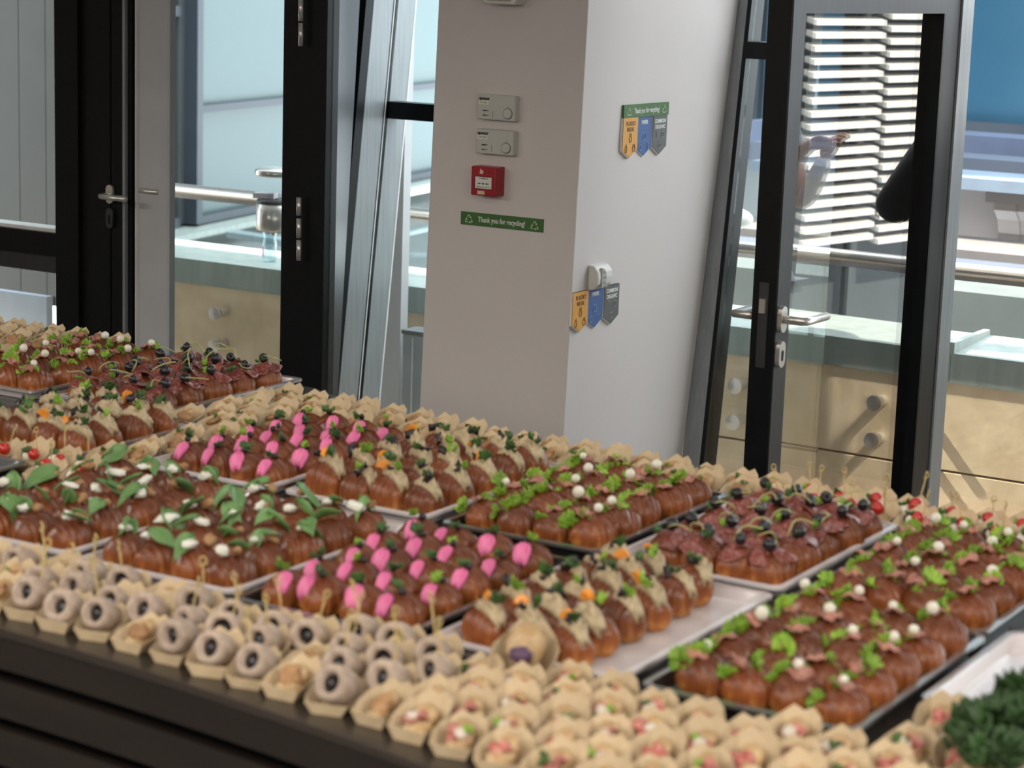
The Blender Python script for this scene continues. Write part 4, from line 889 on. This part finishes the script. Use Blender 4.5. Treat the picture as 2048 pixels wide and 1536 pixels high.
MOZ = [MB().blob((0, 0, 0), 0.0085, 0.0085, 0.008, 12, 8, 0.08, 2, s).mesh('mozzarella_pearl', M_moz, True) for s in (0, 2)]
GCH = [MB().blob((0, 0, 0), 0.015, 0.011, 0.009, 14, 9, 0.55, 2.2, s).mesh('goat_cheese', M_gch, True) for s in (0, 3, 5)]
WAL = [MB().blob((0, 0, 0), 0.011, 0.008, 0.007, 12, 8, 0.6, 3.0, s).mesh('walnut', M_wal, True) for s in (1, 4)]
ORA = MB().prism_y([(0.014 * math.cos(a), 0.014 * math.sin(a)) for a in [math.pi * k / 8 for k in range(9)]], -0.005, 0.005).mesh('orange_wedge', M_ora)
DRK = MB().sheet([[(-0.014 + 0.007 * i, -0.006 + 0.006 * j, 0.006 * math.sin(i * 1.2 + j)) for j in range(3)] for i in range(5)], 0.003).mesh('dried_plum', M_drk, True)
BER = MB().blob((0, 0, 0), 0.0065, 0.0065, 0.006, 10, 7, 0.25, 5).mesh('dark_berry', M_drk, True)
def leaf(L, Wd, bendz, seed, m, name):
    g = []
    for i in range(9):
        f = i / 8; w = Wd * math.sin(math.pi * f ** 0.8) * (1 - 0.25 * f) + 0.0004; row = []
        for j in range(5):
            s = -1 + j / 2; row.append((L * (f - 0.2), w * s, bendz * f * f * L + 0.5 * Wd * abs(s) * 0.6 + 0.0015 * math.sin(7 * f + seed + s)))
        g.append(row)
    return MB().sheet(g, 0.001).mesh(name, m, True)
BAS = [leaf(0.042, 0.013, -0.45, s, M_bas, 'basil_leaf') for s in (1, 2)] + [leaf(0.048, 0.016, -0.8, 3, M_bas, 'basil_leaf')]
def part(me, root, loc, rot, s=1.0): return link(me.name.split('.')[0], me, root, loc, rot, s)
ORD = ['first', 'second', 'third', 'fourth', 'fifth', 'sixth', 'seventh', 'eighth', 'ninth', 'tenth', 'eleventh', 'twelfth', 'thirteenth', 'fourteenth', 'fifteenth', 'sixteenth', 'seventeenth', 'eighteenth', 'nineteenth', 'twentieth'] + ['twenty-' + x for x in ('first', 'second', 'third', 'fourth', 'fifth', 'sixth', 'seventh', 'eighth', 'ninth')] + ['thirtieth', 'thirty-first', 'thirty-second', 'thirty-third', 'thirty-fourth']
KN = {'pink': 'pink cream', 'egg': 'egg cream', 'ham': 'ham and lettuce', 'salami': 'salami and olive', 'herb': 'cheese and herb'}
J = lambda a: rng.uniform(-a, a)
for k, (kind, fill, nc, nr, nm, lab) in TRAYS.items():
    if not fill: continue
    u0, v0 = TW[k]
    for r in range(nr):
        for c in range(nc):
            du = (c - (nc - 1) / 2) * 0.0735 + J(0.004); dv = (r - (nr - 1) / 2) * (0.0955 if nr < 6 else 0.079) + J(0.005)
            if k == 'C': dv = (r - 1.5) * 0.088 + J(0.004)
            if k == 'L': du -= 0.03
            if k == 'D': du = du * 0.93 + 0.018; dv += 0.012
            if k == 'G': du = du * 0.87 + 0.018
            if k in 'HM': du = du * 0.93 + 0.012
            if k in 'BJI': dv = dv * 0.96 - 0.016
            p = W(u0 + du, v0 + dv, TZ + 0.0045); x, y = pix(p)
            if x < -70 or x > 2130 or y > 1600: continue
            ang = {'pink': math.pi / 2, 'egg': math.radians(-18), 'ham': math.radians(62), 'salami': math.radians(80), 'herb': math.radians(70)}[fill] + J(0.30)
            if k == 'C': ang = math.radians(5) + J(0.3)
            # local -x end looks to the viewer
            t = thing('mini_croissant', p, YAW + ang, '%s mini croissant, %s from left in %s row of %s' % (KN[fill], ORD[c], ORD[r], nm), 'croissant', 'mini croissants on the ' + nm)
            sc_ = rng.uniform(0.95, 1.06)
            t.scale = (sc_ * 0.97, sc_ * (0.98 if fill != 'egg' else 0.9), sc_ * rng.uniform(0.98, 1.1) * (1.08 if fill == 'egg' else 1.0))
            part(rng.choice(CROS), t, (0, 0, 0), (J(0.06), 0, 0))
            R3 = lambda a=0.5: (J(a), J(a), rng.uniform(0, 6.28))
            if fill == 'pink':
                part(rng.choice(PINK), t, (J(0.004), J(0.004), 0), (J(0.15), 0, 0))
                part(rng.choice(HERB), t, (-0.008 + J(0.006), J(0.007), top_z(0.1) + 0.006), R3(0.4), rng.uniform(0.7, 1.05))
                part(BER, t, (-0.004 + J(0.006), J(0.010), top_z(0.2) + 0.006), R3())
            elif fill == 'egg':
                part(rng.choice(EGG), t, (0, 0, 0), (J(0.2), 0, 0))
                part(rng.choice(HERB), t, (0.012 + J(0.012), J(0.006), top_z(0.2) + 0.010), R3(0.5), rng.uniform(0.85, 1.15))
                if rng.random() < 0.45: part(ORA, t, (-0.010 + J(0.010), J(0.009), top_z(0.3) + 0.010), (J(0.6), J(0.8), rng.uniform(0, 6.28)), rng.uniform(0.8, 1.15))
                part(DRK, t, (0.0 + J(0.018), J(0.010), top_z(0.3) + 0.012), (1.2 + J(0.5), J(0.8), rng.uniform(0, 6.28)), rng.uniform(0.8, 1.1))
            elif fill == 'ham':
                part(rng.choice(HAM), t, (-0.008 + J(0.01), 0.008 + J(0.01), top_z(0.2) + 0.006), (J(0.4), J(0.3), J(1.0)), rng.uniform(0.6, 0.85))
                for q in range(2): part(rng.choice(LET), t, (-0.026 + q * 0.022 + J(0.01), 0.020 + J(0.012) - q * 0.012, 0.036 + q * 0.014 + J(0.004)), (-0.7 + J(0.4), J(0.5), rng.uniform(0, 6.28)), rng.uniform(0.5, 0.85))
                if rng.random() < 0.5: part(rng.choice(MOZ), t, (-0.006 + J(0.018), J(0.012), top_z(0.1) + 0.012), R3(), rng.uniform(0.85, 1.25))
            elif fill == 'salami':
                part(rng.choice(SAL), t, (-0.020 + J(0.005), J(0.006), top_z(0.35) + 0.001), (J(0.2), -0.45 + J(0.12), J(0.6)), rng.uniform(0.85, 0.98))
                part(rng.choice(SAL), t, (0.016 + J(0.005), J(0.008), top_z(0.2) + 0.003), (J(0.2), 0.25 + J(0.12), J(0.6)), rng.uniform(0.82, 0.95))
                part(OLI, t, (J(0.014), J(0.008), top_z(0.0) + 0.014), (J(1.2), J(1.2), 0), rng.uniform(1.1, 1.4))
                part(rng.choice(SPR), t, (J(0.012), J(0.01), top_z(0.2) + 0.014), (J(0.5), J(0.5), rng.uniform(0, 6.28)), rng.uniform(0.9, 1.3))
                if rng.random() < 0.5: part(rng.choice(HERB), t, (-0.016 + J(0.012), J(0.016), top_z(0.3) + 0.008), R3(0.6), 0.8)
            else:
                if rng.random() < 0.72: part(rng.choice(GCH), t, (-0.012 + J(0.014), J(0.010), top_z(0.3) + 0.009), R3(0.4), (rng.uniform(0.6, 1.3), rng.uniform(0.6, 1.2), rng.uniform(0.5, 0.9)))
                for q in range(rng.choice((1, 2))): part(rng.choice(BAS), t, (-0.004 + J(0.015), J(0.012), top_z(0.1) + 0.013 + 0.004 * q), (J(0.5), 0.3 + J(0.5), rng.uniform(0, 6.28)), rng.uniform(1.0, 1.45))
                part(rng.choice(WAL), t, (0.012 + J(0.012), J(0.012), top_z(0.2) + 0.007), R3(0.6), rng.uniform(0.8, 1.2))

# ------------------------------------------------------------------ kraft paper cups and their snacks
M_kraft = mat('kraft paper', (0.56, 0.44, 0.28), 0.7, 0, (0.50, 0.385, 0.235), 30, rnd=0.08, sss=0.0)
def cup_mesh(var):
    r = random.Random(var); H = 0.038 + r.uniform(-0.003, 0.004); fl = 0.0165
    b = [(-0.021, -0.030, 0), (0.021, -0.030, 0), (0.022, 0.022, 0), (-0.022, 0.022, 0)]
    verts = b + [(-0.030, -0.033, fl), (0.030, -0.033, fl),                       # 4,5 front lip
                 (0.035, -0.012, fl + 0.006), (0.036, 0.012, H - 0.010), (0.026, 0.036, H - 0.004), (0.013, 0.041, H + 0.006), (0.0, 0.042, H - 0.001), (-0.013, 0.041, H + 0.006), (-0.026, 0.036, H - 0.004), (-0.036, 0.012, H - 0.010), (-0.035, -0.012, fl + 0.006)]
    faces = [(0, 3, 2, 1), (0, 1, 5, 4), (1, 6, 5), (1, 2, 7, 6), (2, 8, 7), (2, 9, 8), (2, 3, 10, 9), (3, 11, 10), (3, 12, 11), (3, 13, 12), (3, 0, 14, 13), (0, 4, 14)]
    me = bpy.data.meshes.new('paper_cup'); me.from_pydata(verts, [], faces); bm = bmesh.new(); bm.from_mesh(me)
    bmesh.ops.recalc_face_normals(bm, faces=bm.faces)
    bmesh.ops.subdivide_edges(bm, edges=[e for e in bm.edges if e.calc_length() > 0.02], cuts=1, use_grid_fill=True)
    bmesh.ops.triangulate(bm, faces=bm.faces[:])
    for v in bm.verts:
        n_ = mnoise.noise(Vector((v.co.x * 60, v.co.y * 60, v.co.z * 60 + var * 7))); f = v.co.z / 0.05
        v.co.x += n_ * 0.0010 * f; v.co.y += n_ * 0.0010 * f
    bmesh.ops.solidify(bm, geom=bm.faces[:], thickness=0.0009); bm.to_mesh(me); bm.free(); me.materials.append(M_kraft); return me
CUPS = [cup_mesh(v) for v in range(4)]
M_wrap = mat('pale wrap', (0.43, 0.34, 0.27), 0.6, 0, (0.33, 0.25, 0.19), 80, rnd=0.1)
M_bread = mat('pale bread', (0.52, 0.38, 0.22), 0.65, 0, (0.40, 0.26, 0.12), 60, bump=0.3, rnd=0.12)
M_toast = mat('toasted filling', (0.32, 0.16, 0.07), 0.6, 0, (0.42, 0.24, 0.11), 90, bump=0.4, rnd=0.2)
M_pick = mat('bamboo', (0.52, 0.40, 0.16), 0.5, 0, (0.44, 0.33, 0.12), 60)
M_tom = mat('cherry tomato', (0.48, 0.020, 0.012), 0.22, 0, (0.42, 0.014, 0.01), 20, coat=0.3)
M_pros = mat('cured ham', (0.36, 0.06, 0.05), 0.4, 0, (0.50, 0.20, 0.16), 70, rnd=0.15)
M_cream = mat('cream cheese', (0.62, 0.56, 0.47), 0.5)
ROLLM = [MB().lathe([(a, -0.002), (0.0205, -0.001), (0.0242, 0.003), (0.025, 0.022), (0.021, 0.042), (0.006, 0.044), (a, 0.038), (a, -0.002)], 18, caps=False).mesh('wrap', M_wrap, True) for a in (0.0125, 0.0140)]
CORE = [MB().blob((0, 0, 0.021), 0.0140, 0.0140, 0.015, 12, 8, 0.2, 3, s).mesh('filling', M_oli, True) for s in (0, 3)]
def pick_mesh(h):
    b = MB().tube([(0, 0, 0), (0.001, 0, h * 0.5), (0, 0, h)], 0.0015, 6)
    lo = [(0.0065 * math.sin(a) * (0.8), 0.001 * math.cos(2 * a), h + 0.0055 - 0.0065 * math.cos(a)) for a in [2 * math.pi * k / 12 for k in range(13)]]
    b.tube(lo, 0.0014, 6); b.tube([(-0.005, 0, h - 0.003), (0, 0.002, h), (0.006, 0, h + 0.001)], 0.0018, 6); return b.mesh('knotted_pick', M_pick, True)
PICK = [pick_mesh(h) for h in (0.062, 0.072, 0.055)]
BRD = [MB().blob((0, 0, 0), 0.022, 0.026, 0.011, 14, 9, 0.25, 2.2, s).mesh('bread', M_bread, True) for s in (0, 2, 5)]
FIL = [MB().blob((0, 0, 0), 0.019, 0.020, 0.008, 14, 8, 0.5, 3.0, s).mesh('filling', M_toast, True) for s in (1, 4)]
PRO = [fold(s, 0.034, 0.036, M_pros, 'cured_ham', 0.005) for s in (41, 42)]
CRM = [MB().blob((0, 0, 0), 0.015, 0.012, 0.009, 12, 8, 0.4, 2.5, s).mesh('cream_cheese', M_cream, True) for s in (2, 6)]
TOM = MB().blob((0, 0, 0), 0.0125, 0.0125, 0.0115, 14, 9).mesh('cherry_tomato', M_tom, True)
SNN = {'roll': ('wrap_roll', 'dark-centred wrap', 'wrap'), 'sand': ('ham_sandwich', 'cured ham bun', 'sandwich'), 'past': ('filled_bun', 'toasted filled bun', 'bun'), 'cap': ('tomato_skewer', 'tomato mozzarella skewer', 'skewer')}
def cup(p, rot, kind, label_cup, label_sn, group, sc_=1.0):
    c = link('paper_cup', rng.choice(CUPS), None, p, (0, 0, rot), (sc_, sc_, sc_ * rng.uniform(0.92, 1.12))); tag(c, label_cup, 'paper cup', group)
    nm, _, cat = SNN[kind]
    t = thing(nm, p + Zv * 0.0012, rot, label_sn, cat, group.replace('cups', 'snacks in cups')); t.scale = (sc_,) * 3 if kind == 'roll' else (sc_ * 0.90, sc_ * 0.90, sc_ * (0.95 if kind in ('past', 'cap') else 0.8))
    if kind == 'roll':
        tilt = math.radians(-112) + J(0.15); g = (J(0.003), -0.022 + J(0.003), 0.039 + J(0.003))
        # axis from the open end towards the back
        part(rng.choice(ROLLM), t, g, (tilt, J(0.1), J(0.25)), rng.uniform(0.92, 1.08)); part(rng.choice(CORE), t, (g[0], g[1] - 0.001, g[2]), (tilt, 0, 0))
        if rng.random() < 0.7: part(rng.choice(PICK), t, (J(0.006), 0.004, 0.034), (J(0.22), J(0.22), rng.uniform(0, 3)))
    elif kind == 'sand':
        part(rng.choice(BRD), t, (0, 0.012, 0.028), (math.radians(50) + J(0.2), J(0.2), J(0.5)), 0.85); part(rng.choice(BRD), t, (J(0.004), -0.010, 0.018), (math.radians(15) + J(0.2), J(0.2), J(0.5)), 0.9)
        part(rng.choice(PRO), t, (J(0.006), -0.006, 0.032), (0.5 + J(0.3), J(0.4), J(1)), rng.uniform(0.75, 1.0))
        if rng.random() < 0.6: part(rng.choice(CRM), t, (J(0.008), -0.008, 0.033), (J(0.5), J(0.5), J(2)), 0.9)
        if rng.random() < 0.6: part(rng.choice(HERB), t, (J(0.014), -0.010, 0.036), (0.5 + J(0.4), J(0.4), J(3)), rng.uniform(0.6, 0.9))
    elif kind == 'past':
        part(rng.choice(BRD), t, (0, 0.010, 0.024), (math.radians(45) + J(0.2), J(0.2), J(0.5)), 0.8); part(rng.choice(FIL), t, (J(0.003), -0.004, 0.0255), (math.radians(25) + J(0.3), J(0.2), J(1)), 0.9)
        part(rng.choice(BRD), t, (0, -0.010, 0.012), (math.radians(8), J(0.2), J(0.5)), 0.8)
        if rng.random() < 0.3: part(rng.choice(HERB), t, (J(0.01), -0.006, 0.036), (0.4, J(0.4), J(3)), 0.55)
    else:
        part(rng.choice(MOZ), t, (-0.008 + J(0.004), -0.008, 0.024), (0, 0, J(3)), 1.5); part(TOM, t, (0.008 + J(0.007), -0.006 + J(0.006), 0.031 + J(0.006)), (J(0.3), J(0.3), 0), rng.uniform(1.0, 1.25))
        part(rng.choice(HERB), t, (-0.004 + J(0.006), -0.010, 0.033), (0.4, J(0.4), J(3)), 0.85); part(OLI, t, (-0.016, -0.004, 0.024), (1.2, 0, 0), 1.0)
        part(rng.choice(PICK), t, (0.012, 0.0, 0.024), (J(0.3), 0.25 + J(0.3), J(3)), 0.9)
OCC = []
pp = at_z(2056, 1560, TZ)
def rows(nm, u0, u1, vfun, nrow, dv, du, kindf, rot=0.0, group='', rname='', skip=lambda u, v: False, off=0.5, jit=0.005):
    for r in range(nrow):
        c = 0; u = u0 + (off * du if r % 2 else 0)
        while u <= u1:
            v = vfun(u, r); p = W(u + J(jit), v + J(jit), TZ); x, y = pix(p)
            ok = not (x < -50 or x > 2100 or y > 1640) and not skip(u, v) and (p - pp).length > 0.075 and all((p - q).length > 0.048 for q in OCC)
            if ok:
                kd = kindf(u, r); OCC.append(p.copy())
                lab = '%s from left in %s row %s' % (ORD[c], ORD[r], rname)
                cup(p, YAW + rot + J(0.18), kd, 'kraft paper cup, ' + lab, '%s, %s' % (SNN[kd][1], lab), group, rng.uniform(0.98, 1.08)); c += 1
            u += du
def in_tray(u, v, mg=0.034):
    for k, (a, b) in TW.items():
        d = 0.40 if k in 'CN' else 0.53
        if abs(u - a) < 0.1625 + mg and abs(v - b) < d / 2 + mg: return True
    return False
# along the front edge
rows('front', -2.72, -0.86, lambda u, r: max(vf(u) + 0.075, 2.30 if u < -1.56 else 0) + 0.0665 * r, 6, 0.0665, 0.077, lambda u, r: ('roll' if rng.random() < 0.88 else 'past') if u < -1.50 - 0.03 * r else 'sand', 0.10, 'paper cups along the front edge', "behind bar's front edge", in_tray)
rows('right', -0.955, -0.72, lambda u, r: 2.50 + 0.066 * r, 5, 0.07, 0.072, lambda u, r: 'sand', 0.0, 'paper cups at the right edge', 'beside the empty white tray', lambda u, v: abs(u + 1.157) < 0.205 or in_tray(u, v, 0.02))
# behind the back row of trays
def bk(u, r):
    P = [(-3.1, 3.885), (-2.62, 3.855), (-2.2, 3.805), (-1.7, 3.785), (-1.0, 3.765)]
    for (a, b), (c, d) in zip(P, P[1:]):
        if u <= c: return b + (d - b) * (u - a) / (c - a) - 0.062 * r
    return P[-1][1] - 0.062 * r
rows('back', -2.985, -1.1, bk, 6, 0.064, 0.073, lambda u, r: 'cap' if u > -1.66 else 'past', 0.0, 'paper cups along the back edge', "from the bar's back edge", in_tray)
rows('gap', -2.828, -2.78, lambda u, r: 3.16 + 0.062 * r, 6, 0.062, 0.08, lambda u, r: 'past', 0.0, 'paper cups between egg and pink trays', 'between far egg and pink trays', lambda u, v: False)
rows('tom', -3.02, -2.72, lambda u, r: 3.085 - 0.066 * r - 0.10 * 0, 2, 0.066, 0.072, lambda u, r: 'cap', 0.0, 'paper cups beside the left cheese tray', 'behind left-edge cheese tray', in_tray)
rows('left', -4.10, -3.60, lambda u, r: 4.135 - 0.064 * r, 3, 0.062, 0.073, lambda u, r: 'past', 0.0, 'paper cups behind the far-left ham tray', 'behind far-left ham tray', in_tray)
# one big cup standing among the front rows
p = at_z(1045, 1372, TZ)
c = link('paper_cup', cup_mesh(9), None, W(*uvz(p)[:2], TZ), (0, 0, YAW + 0.3), (1.35, 1.25, 1.9)); tag(c, 'tall orange-tinted paper cup standing above its neighbours before front egg tray', 'paper cup', 'paper cups along the front edge')
t = thing('filled_bun', W(*uvz(p)[:2], TZ + 0.002), YAW + 0.3, 'bun with a purple filling in the tall paper cup', 'bun')
part(BRD[0], t, (0, 0.012, 0.055), (1.0, 0, 0), 1.3); part(MB().blob((0, 0, 0), 0.016, 0.014, 0.012, 12, 8, 0.4, 2.5, 1).mesh('purple_filling', mat('purple cabbage', (0.10, 0.05, 0.10), 0.5), True), t, (0, -0.014, 0.048), (0, 0, 0))

# ------------------------------------------------------------------ parsley in the corner
t = thing('parsley_bunch', W(*uvz(pp)[:2], TZ), YAW, 'blurred green parsley bunch in the lower right corner', 'herb')
M_pars = mat('parsley', (0.022, 0.058, 0.014), 0.5, 0, (0.045, 0.10, 0.03), 40, rnd=0.25)
PAR = [frill(s, 5, 0.026, 'leaf', M_pars) for s in (51, 52, 53)]
for k in range(46):
    a = rng.uniform(0, 6.28); rr = 0.085 * math.sqrt(rng.random()); h = 0.075 * (1 - (rr / 0.1) ** 2) + rng.uniform(0.01, 0.035)
    part(rng.choice(PAR), t, (rr * math.cos(a), rr * math.sin(a), h), (J(0.8), J(0.8), rng.uniform(0, 6.28)), rng.uniform(0.7, 1.1))
    if k % 4 == 0: MB().tube([(0, 0, 0.0), (rr * 0.6 * math.cos(a), rr * 0.6 * math.sin(a), h * 0.6), (rr * math.cos(a), rr * math.sin(a), h)], 0.0015, 5).obj('stem', M_pars, t)
